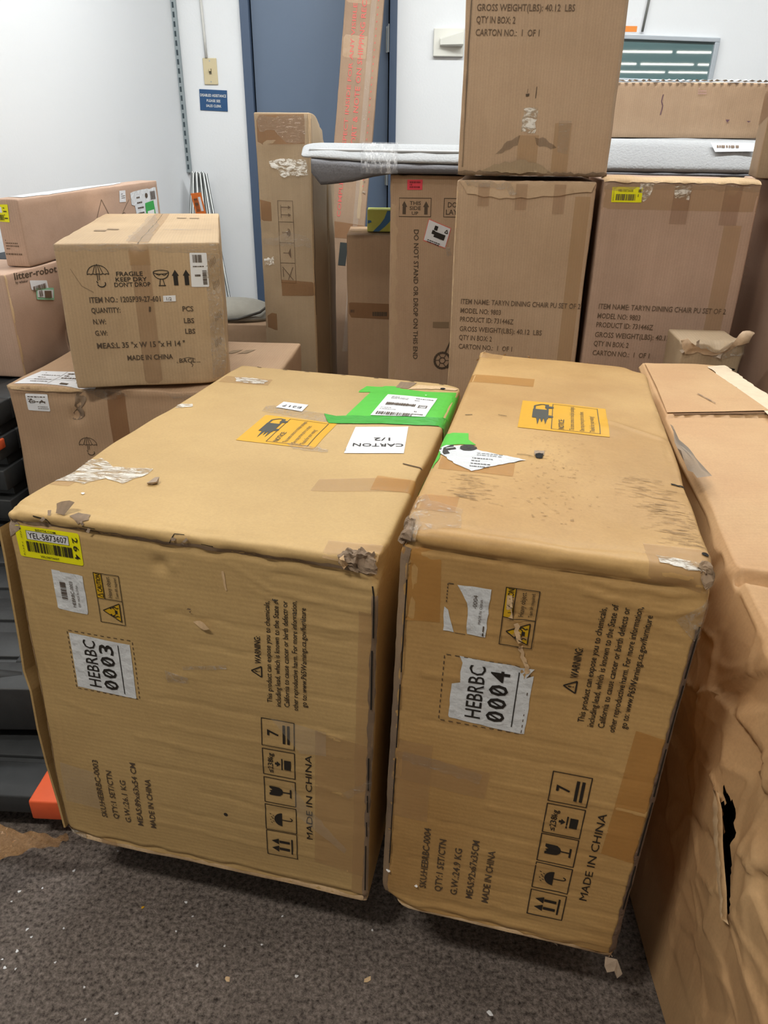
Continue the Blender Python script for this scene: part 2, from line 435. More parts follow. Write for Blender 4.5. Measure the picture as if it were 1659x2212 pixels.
INK = flat('black_ink', srgb(38, 34, 30), .55)
INK_SOFT = flat('faded_ink', srgb(84, 70, 56), .6)
INK_SOFT2 = flat('worn_ink', srgb(108, 88, 70), .6)
INK_RED = flat('red_ink', srgb(196, 92, 84), .6)
PAPER = flat('white_paper', srgb(226, 228, 232), .45, noise=.05, bump=.25, scale=40)
PAPER_CR = flat('creased_white_paper', srgb(214, 218, 222), .4, noise=.10, bump=.9, scale=55)
YELLOW = flat('yellow_sticker', srgb(236, 232, 20), .35)
AMBER = flat('amber_print', srgb(212, 160, 34), .45, noise=.04, scale=80)
CAUT = flat('caution_yellow_print', srgb(206, 164, 30), .5, noise=.06, scale=80)
GREEN = flat('green_tape', srgb(84, 190, 64), .4, noise=.03, bump=.35, scale=30)
GREEN2 = flat('green_sticker', srgb(60, 160, 80), .5)
GREENCLEAR = flat('taped_green', srgb(70, 168, 70), .22, noise=.12, bump=.6, scale=45)
TAPE_BR = tape('brown_packing_tape', srgb(200, 142, 66), .42, .22, .3)
TAPE_BR2 = tape('pale_packing_tape', srgb(196, 158, 112), .35, .25, .3)
TAPE_DK = tape('dark_packing_tape', srgb(150, 104, 64), .50, .28, .3)
TAPE_CL = tape('clear_packing_tape', srgb(214, 206, 194), .16, .12, .8)
TAPE_CRINK = tape('crinkled_tape_painted_glare', srgb(200, 176, 140), .25, .16, 1.0, white=.95, wscale=(18, 60, 40), thr=(.42, .56), wcol=srgb(252, 248, 240))  # white wrinkles, with the glare on the film painted in as pale patches
TAPE_MILK = tape('lifted_milky_tape', srgb(190, 168, 140), .22, .2, .8, white=.55, wscale=(60, 40, 60), thr=(.46, .66), wcol=srgb(226, 218, 208))
TAPE_STREAK = tape('streaked_clear_tape', srgb(206, 190, 170), .14, .12, 1.0, white=.7, wscale=(20, 20, 160), thr=(.54, .66), wcol=srgb(236, 228, 220))
SILVER = None
STEEL = flat('galvanised_steel', srgb(176, 182, 184), .35, metal=.9, spec=.5)
PLASTIC_BK = flat('black_pallet_plastic', srgb(52, 54, 56), .5, noise=.25, bump=.35, scale=30)
ORANGE = flat('orange_plastic', srgb(226, 98, 58), .5, noise=.12, bump=.2, scale=30)
DARKVOID = flat('dark_gap', srgb(24, 22, 20), .9)

# ------------------------------------------------------------------ the room
def wall_mat(name, c, smudge=.05):
    m, nt, b = new_mat(name); N = nt.nodes; L = nt.links
    tc = N.new('ShaderNodeTexCoord'); n = N.new('ShaderNodeTexNoise'); n.inputs['Scale'].default_value = 1.7; n.inputs['Detail'].default_value = 8
    n.inputs['Roughness'].default_value = .65
    L.new(tc.outputs['Object'], n.inputs['Vector'])
    r = N.new('ShaderNodeMapRange'); r.inputs[1].default_value = .58; r.inputs[2].default_value = .75; r.inputs[3].default_value = 1; r.inputs[4].default_value = 1 - smudge
    mx = N.new('ShaderNodeMix'); mx.data_type = 'RGBA'; mx.blend_type = 'MULTIPLY'; mx.inputs[0].default_value = 1; mx.inputs[6].default_value = c
    L.new(n.outputs[0], r.inputs[0]); L.new(r.outputs[0], mx.inputs[7]); L.new(mx.outputs[2], b.inputs['Base Color'])
    b.inputs['Roughness'].default_value = .55; b.inputs['Specular IOR Level'].default_value = .3
    n2 = N.new('ShaderNodeTexNoise'); n2.inputs['Scale'].default_value = 90; n2.inputs['Detail'].default_value = 3; L.new(tc.outputs['Object'], n2.inputs['Vector'])
    bp = N.new('ShaderNodeBump'); bp.inputs['Strength'].default_value = .15; bp.inputs['Distance'].default_value = .003
    L.new(n2.outputs[0], bp.inputs['Height']); L.new(bp.outputs[0], b.inputs['Normal'])
    return m
WALL = wall_mat('white_wall_paint', srgb(226, 229, 232))
CEIL = wall_mat('ceiling_paint', srgb(225, 225, 222), .02)

def carpet_mat():
    m, nt, b = new_mat('charcoal_carpet'); N = nt.nodes; L = nt.links
    tc = N.new('ShaderNodeTexCoord')
    def noise(s, d, ro=.6):
        n = N.new('ShaderNodeTexNoise'); n.inputs['Scale'].default_value = s; n.inputs['Detail'].default_value = d; n.inputs['Roughness'].default_value = ro
        L.new(tc.outputs['Object'], n.inputs['Vector']); return n
    a = noise(120, 6, .72); big = noise(5, 4)
    cr = N.new('ShaderNodeValToRGB'); e = cr.color_ramp.elements
    e[0].position = .32; e[0].color = srgb(58, 52, 50); e[1].position = .68; e[1].color = srgb(172, 160, 152)
    L.new(a.outputs[0], cr.inputs[0])
    r = N.new('ShaderNodeMapRange'); r.inputs[1].default_value = .3; r.inputs[2].default_value = .7; r.inputs[3].default_value = .82; r.inputs[4].default_value = 1.12
    L.new(big.outputs[0], r.inputs[0])
    mx = N.new('ShaderNodeMix'); mx.data_type = 'RGBA'; mx.blend_type = 'MULTIPLY'; mx.inputs[0].default_value = 1
    L.new(cr.outputs[0], mx.inputs[6]); L.new(r.outputs[0], mx.inputs[7]); L.new(mx.outputs[2], b.inputs['Base Color'])
    b.inputs['Roughness'].default_value = .95; b.inputs['Specular IOR Level'].default_value = .1
    bp = N.new('ShaderNodeBump'); bp.inputs['Strength'].default_value = 1; bp.inputs['Distance'].default_value = .008
    L.new(a.outputs[0], bp.inputs['Height']); L.new(bp.outputs[0], b.inputs['Normal'])
    return m
CARPET = carpet_mat()

def struct(name, mb, mat, parent=None):
    o = mb.build(name, mat, parent); o['kind'] = 'structure'; return o
WY = 4.5; CZ = 3.0
struct('floor', MB().box((-6, -13.5, -.1), (9, WY + .2, 0)), CARPET)
struct('ceiling', MB().box((-6, -13.5, CZ), (9, WY + .2, CZ + .1)), CEIL)
struct('wall_back', MB().box((-1.3, WY, 0), (-.755, WY + .15, CZ)).box((.038, WY, 0), (9, WY + .15, CZ)).box((-.755, WY, 2.12), (.038, WY + .15, CZ)), WALL)
# left wall runs from the corner towards the camera, a little splayed
wo = struct('wall_left', MB().box((-.12, -3.44, 0), (0, .0, CZ)), WALL)
wo.location = (-1.095, WY, 0); wo.rotation_euler = (0, 0, -.14)
struct('wall_right', MB().box((9, -13.5, 0), (9.15, WY + .2, CZ)), WALL)
struct('wall_front', MB().box((-6, -13.65, 0), (9.15, -13.5, CZ)), WALL)
struct('wall_outer', MB().box((-6.15, -13.5, 0), (-6, WY + .2, CZ)), WALL)
# door, frame, hinges
DOORB = flat('blue_grey_door_paint', srgb(98, 114, 136), .42, noise=.03, scale=8)
FRAMEB = flat('slate_door_frame_paint', srgb(74, 90, 114), .4)
door = struct('door_1', MB().box((-.706, WY + .03, .01), (-.004, WY + .075, 2.08)), DOORB)
struct('door_frame', MB().box((-.757, WY - .02, 0), (-.712, WY + .12, 2.12), .003).box((.002, WY - .02, 0), (.040, WY + .12, 2.12), .003).box((-.757, WY - .02, 2.085), (.040, WY + .12, 2.13), .003), FRAMEB, door)
struct('door_recess', MB().box((-.713, WY + .08, 0), (.003, WY + .11, 2.1)), DARKVOID, door)
for z in (1.675, 1.045):
    hg = struct('hinge', MB().tube([(-.001, WY - .004, z), (-.001, WY - .004, z + .115)], .0085, 12).box((-.016, WY + .020, z), (-.004, WY + .032, z + .115)), STEEL, door)
    struct('hinge_pin', MB().tube([(-.001, WY - .004, z + .115), (-.001, WY - .004, z + .123)], .006, 10), STEEL, hg)
# slotted steel strip in the corner
tr = thing('slotted_standard', 'perforated grey steel strip running up the corner of the white walls', 'strip', (-1.088, WY - .02, 0))
MB().box((-.013, -.012, 1.10), (.013, .012, CZ - .005)).build('steel_channel', flat('strip_grey', srgb(150, 160, 164), .45, .4), tr)
sl = MB()
for k in range(46):
    z = 1.115 + k * .041; sl.box((-.0045, -.0135, z), (.0045, -.011, z + .024))
o = sl.build('slots', flat('slot_dark', srgb(60, 72, 78), .8), tr); o['kind'] = 'stuff'

# wall items
IVORY = flat('ivory_plastic', srgb(206, 192, 156), .4)
sw = thing('light_switch', 'ivory light switch plate with toggle on the wall left of the door', 'switch', (-.931, WY, 1.58))
MB().box((-.036, -.007, -.060), (.036, 0, .060), .003).build('switch_plate', IVORY, sw)
MB().box((-.006, -.010, -.012), (.006, -.006, .012)).build('toggle_slot', flat('toggle_dark', srgb(96, 88, 70), .6), sw)
MB().box((-.004, -.020, .0), (.004, -.008, .011), .001).build('toggle', IVORY, sw)
for z in (-.047, .047): MB().tube([(0, -.0085, z), (0, -.006, z)], .0035, 8).build('screw', STEEL, sw)
cd = MB().tube([(-.955, WY - .008, 2.99), (-.956, WY - .008, 2.2), (-.950, WY - .008, 1.86), (-.947, WY - .009, 1.75), (-.946, WY - .008, 1.641)], .007, 8).build('surface_conduit', flat('painted_conduit', srgb(206, 206, 202), .5), smooth=True)
tag(cd, 'thin white painted conduit running down to the light switch', 'conduit')
sg = thing('assistance_sign', 'small dark blue sign with white lettering under the light switch', 'sign', (-.927, WY, 1.448)); sg.rotation_euler = (0, math.radians(2), 0)
MB().box((-.073, -.004, -.049), (.073, 0, .049), .001).build('sign_plate', flat('sign_blue', srgb(38, 78, 122), .4), sg)
ik = Ink().text('DISABLED ASSISTANCE', (-.068, .016), (.068, .016), .013, .01).text('PLEASE SEE', (-.036, -.008), (.036, -.008), .012, .01).text('SALES CLERK', (-.040, -.032), (.040, -.032), .012, .01)
mesh_obj('printed_text', [(u, -.0048, v) for u, v in ik.V], ik.F, flat('white_ink', srgb(228, 228, 222), .5), sg)
th = thing('wall_sensor', 'white square wall device with a projecting wedge right of the door', 'sensor', (.305, WY, 1.718))
WPL = flat('white_plastic', srgb(222, 222, 214), .4)
MB().box((-.078, -.022, -.061), (.078, 0, .063), .004).build('base_plate', WPL, th)
MB().add([(-.045, -.021, -.018), (.07, -.021, -.018), (.07, -.021, .045), (-.045, -.021, .020), (-.045, -.045, -.012), (.07, -.085, -.012), (.07, -.085, .040), (-.045, -.045, .012)],
         [(0, 3, 2, 1), (4, 5, 6, 7), (0, 1, 5, 4), (3, 7, 6, 2), (0, 4, 7, 3), (1, 2, 6, 5)]).build('wedge_cover', WPL, th)
mr = thing('framed_window', 'silver framed dark glass panel on the back wall reflecting the ceiling tubes', 'mirror', (1.36, WY, 1.652)); mr.rotation_euler = (0, math.radians(1.2), 0)
m, nt, b = new_mat('dark_mirror_glass'); setin(b, Base_Color=srgb(96, 124, 126), Roughness=.02, Metallic=.0); b.inputs['Specular IOR Level'].default_value = 1.0; b.inputs['IOR'].default_value = 1.9
MB().box((-.31, -.012, -.090), (.305, -.004, .090)).build('glass', m, mr)
FR = flat('silver_frame', srgb(188, 196, 204), .3, .3)
for nm, a_, b2 in (('frame_rail', (-.33, -.028, .086), (.326, 0, .106)), ('frame_rail', (-.33, -.028, -.106), (.326, 0, -.086)), ('frame_stile', (.302, -.028, -.086), (.326, 0, .086)), ('frame_stile', (-.33, -.028, -.086), (-.306, 0, .086))):
    MB().box(a_, b2, .003).build(nm, FR, mr)
nt_ = thing('wall_notice', 'white notice with an orange strip taped above the framed glass', 'notice', (1.25, WY, 1.79))
MB().box((-.09, -.002, -.02), (.05, 0, .05)).build('sheet', PAPER, nt_)
MB().box((-.08, -.0035, -.015), (.012, -.0015, .010)).build('orange_strip', flat('orange_print', srgb(232, 140, 60), .5), nt_)
cb = MB().tube([(1.305, WY - .012, 2.99), (1.308, WY - .012, 2.3), (1.300, WY - .012, 1.9), (1.288, WY - .012, 1.775)], .006, 8).build('wall_cable', flat('grey_cable', srgb(112, 114, 110), .5), smooth=True)
tag(cb, 'grey cable running down the back wall to the framed glass', 'cable')

# ceiling lamps
TUBE = flat('lit_tube', (1, .96, .88, 1), .5, emit=8.0); HOUS = flat('lamp_housing', srgb(230, 230, 226), .5)
def fixture(x, y, z, sx, lab, grp, watts=None, dys=(-.035, .035)):
    f = thing('tube_light', lab, 'light', (x, y, z), None, grp)
    MB().box((-sx / 2, -.07, .0), (sx / 2, .07, .06)).build('housing', HOUS, f)
    for dy in dys: MB().tube([(-sx / 2 + .02, dy, -.018), (sx / 2 - .02, dy, -.018)], .013, 10).build('tube', TUBE, f)
    if watts:
        ld = bpy.data.lights.new('tube_glow', 'AREA'); ld.shape = 'RECTANGLE'; ld.size = sx; ld.size_y = .16; ld.energy = watts; ld.color = LAMP_WARM if y < .5 else LAMP_COL
        lo = bpy.data.objects.new('tube_glow', ld); C.objects.link(lo); lo.parent = f; lo.location = (0, 0, -.04)
for i, (x, y, z, sx, sy, wt) in enumerate(LAMPS):
    fixture(x, y, z, sx, 'ceiling tube light out of frame above the stacked cartons', 'near ceiling lights', wt)
for j, y in enumerate((-5.6, -7.8, -10.1, -12.0)):
    for i in range(9):
        fixture(-2.7 + i * 1.26, y, 2.93, 1.2, 'ceiling tube light far behind, seen mirrored in the framed glass', 'far ceiling lights', None, (0,))

# ------------------------------------------------------------------ print motifs (local x = reading direction, y = up, cell size s)
def m_arrows(k, s):
    for cx in (.34, .66):
        k.poly([((cx - .13) * s, .60 * s), ((cx + .13) * s, .60 * s), (cx * s, .84 * s)])
        k.poly([((cx - .055) * s, .24 * s), ((cx + .055) * s, .24 * s), ((cx + .055) * s, .58 * s), ((cx - .055) * s, .58 * s)])
    k.rect(.18 * s, .14 * s, .84 * s, .19 * s)
def m_umbrella(k, s, outline=False):
    if outline:
        k.arc((.5 * s, .55 * s), .46 * s, .40 * s, 0, PI, .03 * s, 16)
        for a, b in ((.04, .2), (.2, .38), (.38, .62), (.62, .8), (.8, .96)): k.arc(((a + b) / 2 * s, .53 * s), (b - a) / 2 * s, .05 * s, 0, PI, .03 * s, 4)
        for x in (.27, .42, .58, .73): k.line([(x * s, .56 * s), (.5 * s + (x - .5) * .4 * s, .92 * s)], .025 * s)
        k.line([(.5 * s, .92 * s), (.5 * s, 1.0 * s)], .03 * s)
        k.line([(.46 * s, .55 * s), (.46 * s, .26 * s)], .03 * s); k.line([(.54 * s, .55 * s), (.54 * s, .30 * s)], .03 * s)
        k.arc((.60 * s, .14 * s), .17 * s, .14 * s, -PI * .95, PI * .15, .045 * s, 10); k.line([(.40 * s, .26 * s), (.45 * s, .16 * s)], .04 * s)
    else:
        k.disc((.5 * s, .46 * s), .27 * s, .25 * s, 0, PI)
        k.line([(.5 * s, .46 * s), (.5 * s, .20 * s)], .035 * s); k.arc((.56 * s, .20 * s), .06 * s, .07 * s, -PI, 0, .035 * s, 6)
        for x, y in ((.34, .82), (.46, .86), (.58, .82), (.70, .86), (.40, .76), (.52, .78), (.64, .76)): k.line([(x * s, y * s), ((x - .02) * s, (y - .05) * s)], .022 * s)
def m_glass(k, s):
    k.poly([(.32 * s, .62 * s), (.34 * s, .50 * s), (.42 * s, .42 * s), (.52 * s, .40 * s), (.60 * s, .44 * s), (.67 * s, .52 * s), (.68 * s, .62 * s), (.68 * s, .84 * s), (.58 * s, .84 * s), (.53 * s, .74 * s), (.49 * s, .84 * s), (.45 * s, .78 * s), (.40 * s, .84 * s), (.32 * s, .84 * s)])
    k.rect(.48 * s, .18 * s, .52 * s, .40 * s); k.rect(.33 * s, .13 * s, .67 * s, .18 * s)
def m_load(k, s):
    k.text('≤238kg', (.10 * s, .68 * s), (.88 * s, .68 * s), .17 * s, .01)
    k.poly([(.40 * s, .56 * s), (.60 * s, .56 * s), (.50 * s, .44 * s)]); k.rect(.46 * s, .55 * s, .54 * s, .62 * s)
    k.rect(.28 * s, .38 * s, .72 * s, .42 * s); k.poly([(.32 * s, .12 * s), (.68 * s, .12 * s), (.68 * s, .33 * s), (.32 * s, .33 * s)])
def m_seven(k, s):
    k.text('7', (.40 * s, .50 * s), (.62 * s, .50 * s), .36 * s, .02); k.rect(.16 * s, .28 * s, .86 * s, .36 * s); k.rect(.16 * s, .14 * s, .86 * s, .22 * s)
def rot_frame(k, u, v): return k.frame_at((u, v), (0, 1), (-1, 0))     # reads from the floor upwards
def icon_column(k, u_low, cells):
    for (v0, v1), fn in zip(cells, (m_arrows, m_umbrella, m_glass, m_load, m_seven)):
        rot_frame(k, u_low, v0); s = v1 - v0; k.frame(0, 0, s, .0505, .0013); fn(k, min(s, .0505))
    k.frame_at()
def caution_print(bx, u0, u1, v0, vm, v1, yellow_parent=None):
    k = Ink().rect(u0, vm, u0 + (u1 - u0) * .30, v1)
    k2 = Ink(); rot_frame(k2, u1, v0); H = u1 - u0; L = vm - v0
    k.V += []; y = Ink(); rot_frame(y, u1, v0); y.poly([(L * .12, H * .14), (L * .88, H * .14), (L * .5, H * .84)])
    a = bx.print('yellow_print', 'F', k, CAUT, .0007, label='yellow CAUTION print panel'); bx.print('yellow_print', 'F', y, CAUT, .0007)
    t = Ink(); W = v1 - v0
    t.frame(u0, v0, u1, v1, .0010); t.line([(u0, vm), (u1, vm)], .0010); t.line([(u0 + H * .30, vm), (u0 + H * .30, v1)], .0010)
    rot_frame(t, u1, v0)
    t.line([(L * .12, H * .14), (L * .88, H * .14), (L * .5, H * .84)], .0013, closed=True)
    # two abstract lifting figures with a load between them
    t.poly([(L * .43, H * .26), (L * .57, H * .26), (L * .57, H * .36), (L * .43, H * .36)])
    for sgn in (-1, 1):
        cx = L * (.5 + sgn * .16); t.disc((cx - sgn * .001, H * .52), .0016, .0016, n=8)
        t.line([(cx, H * .47), (cx + sgn * L * .05, H * .34), (cx - sgn * L * .01, H * .27), (cx + sgn * L * .03, H * .19)], .0015); t.line([(cx, H * .44), (cx - sgn * L * .07, H * .33)], .0011)
    r0 = L; R = W - L
    t.line([(r0 + R * .05, H * .74), (r0 + R * .20, H * .74), (r0 + R * .125, H * .96)], .0009, closed=True)
    t.text('CAUTION', (r0 + R * .26, H * .75), (r0 + R * .97, H * .75), H * .19, .012)
    t.text('Heavy object.', (r0 + R * .08, H * .38), (r0 + R * .92, H * .38), H * .17); t.text('Team lift required.', (r0 + R * .08, H * .12), (r0 + R * .92, H * .12), H * .12)
    bx.print('warning_print', 'F', t, INK, .0013)
WARN = ['This product can expose you to chemicals,', 'including lead, which is known to the State of', 'California to cause cancer or birth defects or', 'other reproductive harm. For more information,', 'go to: www.P65Warnings.ca.gov/furniture']
def warning_block(k, u, v0, v1, ends):
    # u of the first baseline; triangle + WARNING heading
    tu, tv = u[0], ends[0]
    rot_frame(k, tu, tv); k.line([(0, 0), (.0185, 0), (.0092, .0155)], .0018, closed=True); k.text('!', (.0083, .0032), (.0101, .0032), .0075, .01)
    k.text('WARNING:', (.0225, .0005), (.069, .0005), .0095, .012); k.frame_at()
    for t, uu, (a, b) in zip(WARN, u[1:], ends[1:]):
        rot_frame(k, uu, 0); k.text(t, (a, 0), (b, 0), .0082, .006); k.frame_at()
def sku_block(k, lines):
    for t, u, a, b in lines:
        rot_frame(k, u, 0); k.text(t, (a, 0), (b, 0), .0104, .012); k.frame_at()
def dashed(k, u0, v0, u1, v1, w=.0012, n=(10, 12), skip=None):
    for i in range(n[0]):
        for v in (v0, v1): k.line([(u0 + (u1 - u0) * (i + .2) / n[0], v), (u0 + (u1 - u0) * (i + .75) / n[0], v)], w)
    for i in range(n[1]):
        for u in (u0, u1): k.line([(u, v0 + (v1 - v0) * (i + .2) / n[1]), (u, v0 + (v1 - v0) * (i + .75) / n[1])], w)
def hebrbc_label(bx, outline, num, u_head, v0, v1, u_num, u_line, name='white_label'):
    lab = bx.sheet(name, 'F', outline, PAPER_CR, .0009, .008, label='creased white carton label')
    k = Ink(); rot_frame(k, u_head, 0); k.text('HEBRBC', (v0, 0), (v1, 0), .0215, .004)
    rot_frame(k, u_num, 0); n = 4; wd = (v1 - v0) / 4 * 1.02
    for i, c in enumerate(num):
        a = v0 - .002 + i * wd; k.text(c, (a + .0015, 0), (a + wd - .0025, 0), .0245, .012)
        if c == '0': k.line([(a + wd * .26, .0045), (a + wd * .66, .0205)], .0024)
    rot_frame(k, u_line, 0); k.line([(v0 - .004, 0), (v1, 0)], .0013); k.frame_at()
    bx.print('printed_text', 'F', k, INK, .0017, lab)
    return lab
def notice_print(bx, u0, v0, u1, v1):
    s = bx.sheet('notice_print', 'T', rquad([(u0, v1), (u1, v1), (u1, v0), (u0, v0)], .001), AMBER, .0007, .01, label='amber truck notice print')
    W = u1 - u0; Hh = v1 - v0; k = Ink()
    rot_frame(k, u0 + W * .36, v0 + Hh * .14)                      # truck pointing away, wheels to the right
    L = Hh * .72; hgt = W * .22
    k.poly([(L * .34, hgt * .16), (L * .78, hgt * .16), (L * .78, hgt * 1.0), (L * .34, hgt * 1.0)])
    k.line([(L * .78, hgt * .22), (L * 1.04, hgt * .22), (L * 1.06, hgt * .55), (L * .96, hgt * .92), (L * .78, hgt * .92)], .0035)
    k.poly([(L * .86, hgt * .16), (L * 1.06, hgt * .16), (L * 1.06, hgt * .36), (L * .86, hgt * .36)])
    for cx in (.46, .92): k.disc((L * cx, hgt * .08), .0062, .0062)
    for i, (a, y) in enumerate(((.06, .30), (.14, .50), (.02, .70))): k.poly([(L * a, hgt * (y - .02)), (L * .34, hgt * (y - .1)), (L * .34, hgt * (y + .08))])
    k.frame_at(); fu0, fu1, fv0, fv1 = u0 + W * .37, u0 + W * .90, v0 + Hh * .06, v0 + Hh * .94
    k.frame(fu0, fv0, fu1, fv1, .0012)
    for i, (t, e) in enumerate((('NOTICE:', .40), ('This items comes in multiple packages,', .97), ('One may arrive prior to others.', .80), ('Thanks for your waiting!', .64))):
        rot_frame(k, fu0 + (fu1 - fu0) * (.26 + .21 * i), fv0 + .004); k.text(t, (0, 0), ((fv1 - fv0 - .004) * e, 0), .0082 if i else .0095, 0.0 if i else .012); k.frame_at()
    bx.print('printed_text', 'T', k, flat('slate_ink', srgb(64, 66, 60), .5), .0014, s)
    return s
def rag_strip(u0, v0, u1, v1, w, seed, amp=.002, step=.012):
    """long thin strip outline with ragged sides"""
    a = Vector((u0, v0)); b = Vector((u1, v1)); d = (b - a).normalized(); n = Vector((-d.y, d.x)) * w / 2
    return ragged([tuple(a - n), tuple(b - n), tuple(b + n), tuple(a + n)], amp, step, seed)
def crumple_flaps(bx, face, spots, mat, seed=0, size=.012, name='torn_paper'):
    size *= .6
    """little curled tears of board standing off the surface"""
    r = random.Random(seed); V = []; F = []
    for (u, v) in spots:
        a = r.uniform(0, 2 * PI); s = size * r.uniform(.6, 1.3); n = 4
        pts = []
        for i in range(n + 1):
            for j in range(2):
                du = (i / n) * s * math.cos(a) + (j - .5) * s * .7 * math.sin(a) * r.uniform(.7, 1.2); dv = (i / n) * s * math.sin(a) - (j - .5) * s * .7 * math.cos(a) * r.uniform(.7, 1.2)
                P = bx.at(face, np.array([u + du]), np.array([v + dv]), .0012 + (i / n) ** 1.5 * s * r.uniform(.4, .8))[0]; pts.append(P)
        b = len(V); V += pts
        for i in range(n): F.append((b + i * 2, b + i * 2 + 1, b + i * 2 + 3, b + i * 2 + 2))
    o = mesh_obj(name, V, F, mat, bx.root, True); return o

# ================================================================== carton A: large kraft carton, front left
hA = .639
crA = [('F', [(-.002, hA - .020), (.12, hA - .021), (.24, hA - .024), (.40, hA - .022), (.545, hA - .030)], .0028, -.0050),
       ('F', [(.0, hA - .008), (.54, hA - .010)], .006, .0030),
       ('T', [(.0, .026), (.14, .022), (.30, .018), (.54, .03)], .003, -.0020),
       ('F', [(.335, .600), (.375, .585), (.40, .570), (.46, .563), (.535, .560)], .0025, .0028),
       ('F', [(.36, .578), (.42, .545), (.45, .525), (.535, .528)], .0025, .0026),
       ('F', [(.40, .596), (.535, .588)], .003, -.0022),
       ('F', [(.0, .013), (.20, .017), (.545, .012)], .0035, -.0045),
       ('F', [(.02, .02), (.545, .024)], .004, .0015)]
r_ = random.Random(5)
for v in (.505, .46, .405, .352, .30, .262, .21, .168, .118, .08):
    u0 = r_.uniform(.14, .3); crA.append(('F', [(u0, v + r_.uniform(-.004, .004)), (u0 + .12, v), (min(.54, u0 + .3), v + r_.uniform(-.006, .006))], .004, r_.choice((-.0012, .0012))))
crA += [('F', [(.23, .39), (.26, .40), (.31, .405)], .003, .0014), ('F', [(.03, .31), (.10, .295)], .002, .0012), ('F', [(.01, .50), (.09, .475)], .003, .0012),
        ('F', [(.46, .345), (.50, .335)], .003, .0018), ('F', [(.46, .235), (.54, .222)], .004, .0018), ('F', [(.015, .02), (.02, .35), (.006, .60)], .004, .001),
        ('T', [(.05, .06), (.10, .19), (.16, .42)], .002, -.0007), ('T', [(.46, .23), (.535, .225)], .003, .0015), ('T', [(.35, .06), (.545, .065)], .004, -.0015)]
A_ = Carton('large tan carton at the front left marked HEBRBC 0003, with green tape on its top', (-.537, .938, .777), (-.213, -.023, .019), (.544, .871, hA), KRAFT_A,
            res=.0045, r=.007, amp=.0022, seed=1, creases=crA,
            dents=[('F', (.235, .585), .012, -.006), ('F', (.255, .585), .008, .002), ('T', (.30, .0), .02, -.003), ('T', (.545, .30), .05, -.006), ('T', (.0, .16), .04, -.004)],
            crush=[((.544, 0, hA), .030, (-.012, .008, -.010), .006), ((0, 0, hA), .022, (.004, .003, -.006), .003), ((.544, .871, hA), .03, (-.006, -.006, -.006), .002), ((0, 0, 0), .02, (.004, .002, .003), .002)])
bx = A_
# yellow auction sticker
st = bx.sheet('yellow_sticker', 'F', rquad([(.0130, .6165), (.1165, .6165), (.1170, .5656), (.0145, .5655)], .003), YELLOW, .0009, .01)
wl_ = bx.sheet('white_panel', 'F', [(.0318, .6103), (.0992, .6104), (.0988, .5957), (.0314, .5961)], PAPER, .0013, .01, st)
k = Ink().frame(.0318, .5960, .0990, .6103, .0005).text('YEL-5873607', (.0345, .5985), (.0965, .5985), .0098)
k.text('BIDFTA.COM', (.048, .6115), (.080, .6115), .0032, .01).text('YEL5873607', (.048, .5690), (.079, .5690), .0032, .01).barcode(.0290, .5762, .1030, .5930, True, 7, 44)
for i, c in enumerate('FAST TRACK'):
    if c != ' ': k.text(c, (.0215, .6100 - i * .0046), (.0240, .6100 - i * .0046), .0032, .005)
for c, v, h in (('2', .6095, .010), ('6', .5965, .010), ('4', .5835, .010)):
    k.frame_at((.1050, v), (.10, -1), (1, .10)).text(c, (0, 0), (.0085, 0), .0085, .012)
k.frame_at(); bx.print('printed_text', 'F', k, INK, .0019, st)
# small barcode label
sl_ = bx.sheet('barcode_label', 'F', [(.0617, .5511), (.075, .5507), (.076, .5492), (.105, .5492), (.1118, .5480), (.1112, .530), (.1118, .515), (.1108, .4860), (.1092, .4823), (.084, .4828), (.064, .4850), (.0616, .4870), (.0612, .52)], PAPER_CR, .0009, .006, label='small white barcode label')
k = Ink().barcode(.0720, .503, .0815, .533, False, 3, 26); rot_frame(k, .0935, 0); k.text('HEBRBC-0003', (.4925, 0), (.5360, 0), .0058); rot_frame(k, .1010, 0); k.text('ITEM  MADE  IN CHINA', (.4935, 0), (.5310, 0), .0036); k.frame_at()
bx.print('printed_text', 'F', k, INK_SOFT, .0018, sl_)
caution_print(bx, .1305, .1700, .4742, .5153, .5580)
k = Ink(); dashed(k, .0695, .3405, .1770, .4480)
bx.print('dashed_outline', 'F', k, INK_SOFT, .0009)
hebrbc_label(bx, ragged([(.0722, .4438), (.1722, .4405), (.1716, .3402), (.0721, .3438)], .0003, .02, 2), '0003', .1145, .3505, .4365, .1435, .1530)
k = Ink(); sku_block(k, [('SKU:HEBRBC-0003', .0855, .0685, .1975), ('QTY:1 SET/CTN', .1080, .0715, .1800), ('G.W.:26.1 KG', .1310, .0700, .1645), ('MEAS:89x63x54 CM', .1535, .0690, .2070), ('MADE IN CHINA', .1770, .0690, .1785)])
bx.print('printed_text', 'F', k, INK_SOFT, .0011)
k = Ink(); warning_block(k, [.3790, .3935, .4065, .4195, .4325, .4455], 0, 0, [.4250, (.3822, .5535), (.3770, .5590), (.3787, .5575), (.3748, .5600), (.3837, .5510)])
bx.print('warning_print', 'F', k, INK, .0011)
k = Ink(); icon_column(k, .4255, [(.0665, .1215), (.1250, .1790), (.1840, .2355), (.2420, .2935), (.3005, .3500)]); rot_frame(k, .4520, 0); k.text('MADE IN CHINA', (.118, 0), (.295, 0), .0105); k.frame_at()
bx.print('handling_symbols', 'F', k, INK, .0011)
k = Ink().disc((.3060, .1360), .0035, .0035); bx.print('ink_spot', 'F', k, INK, .0009)
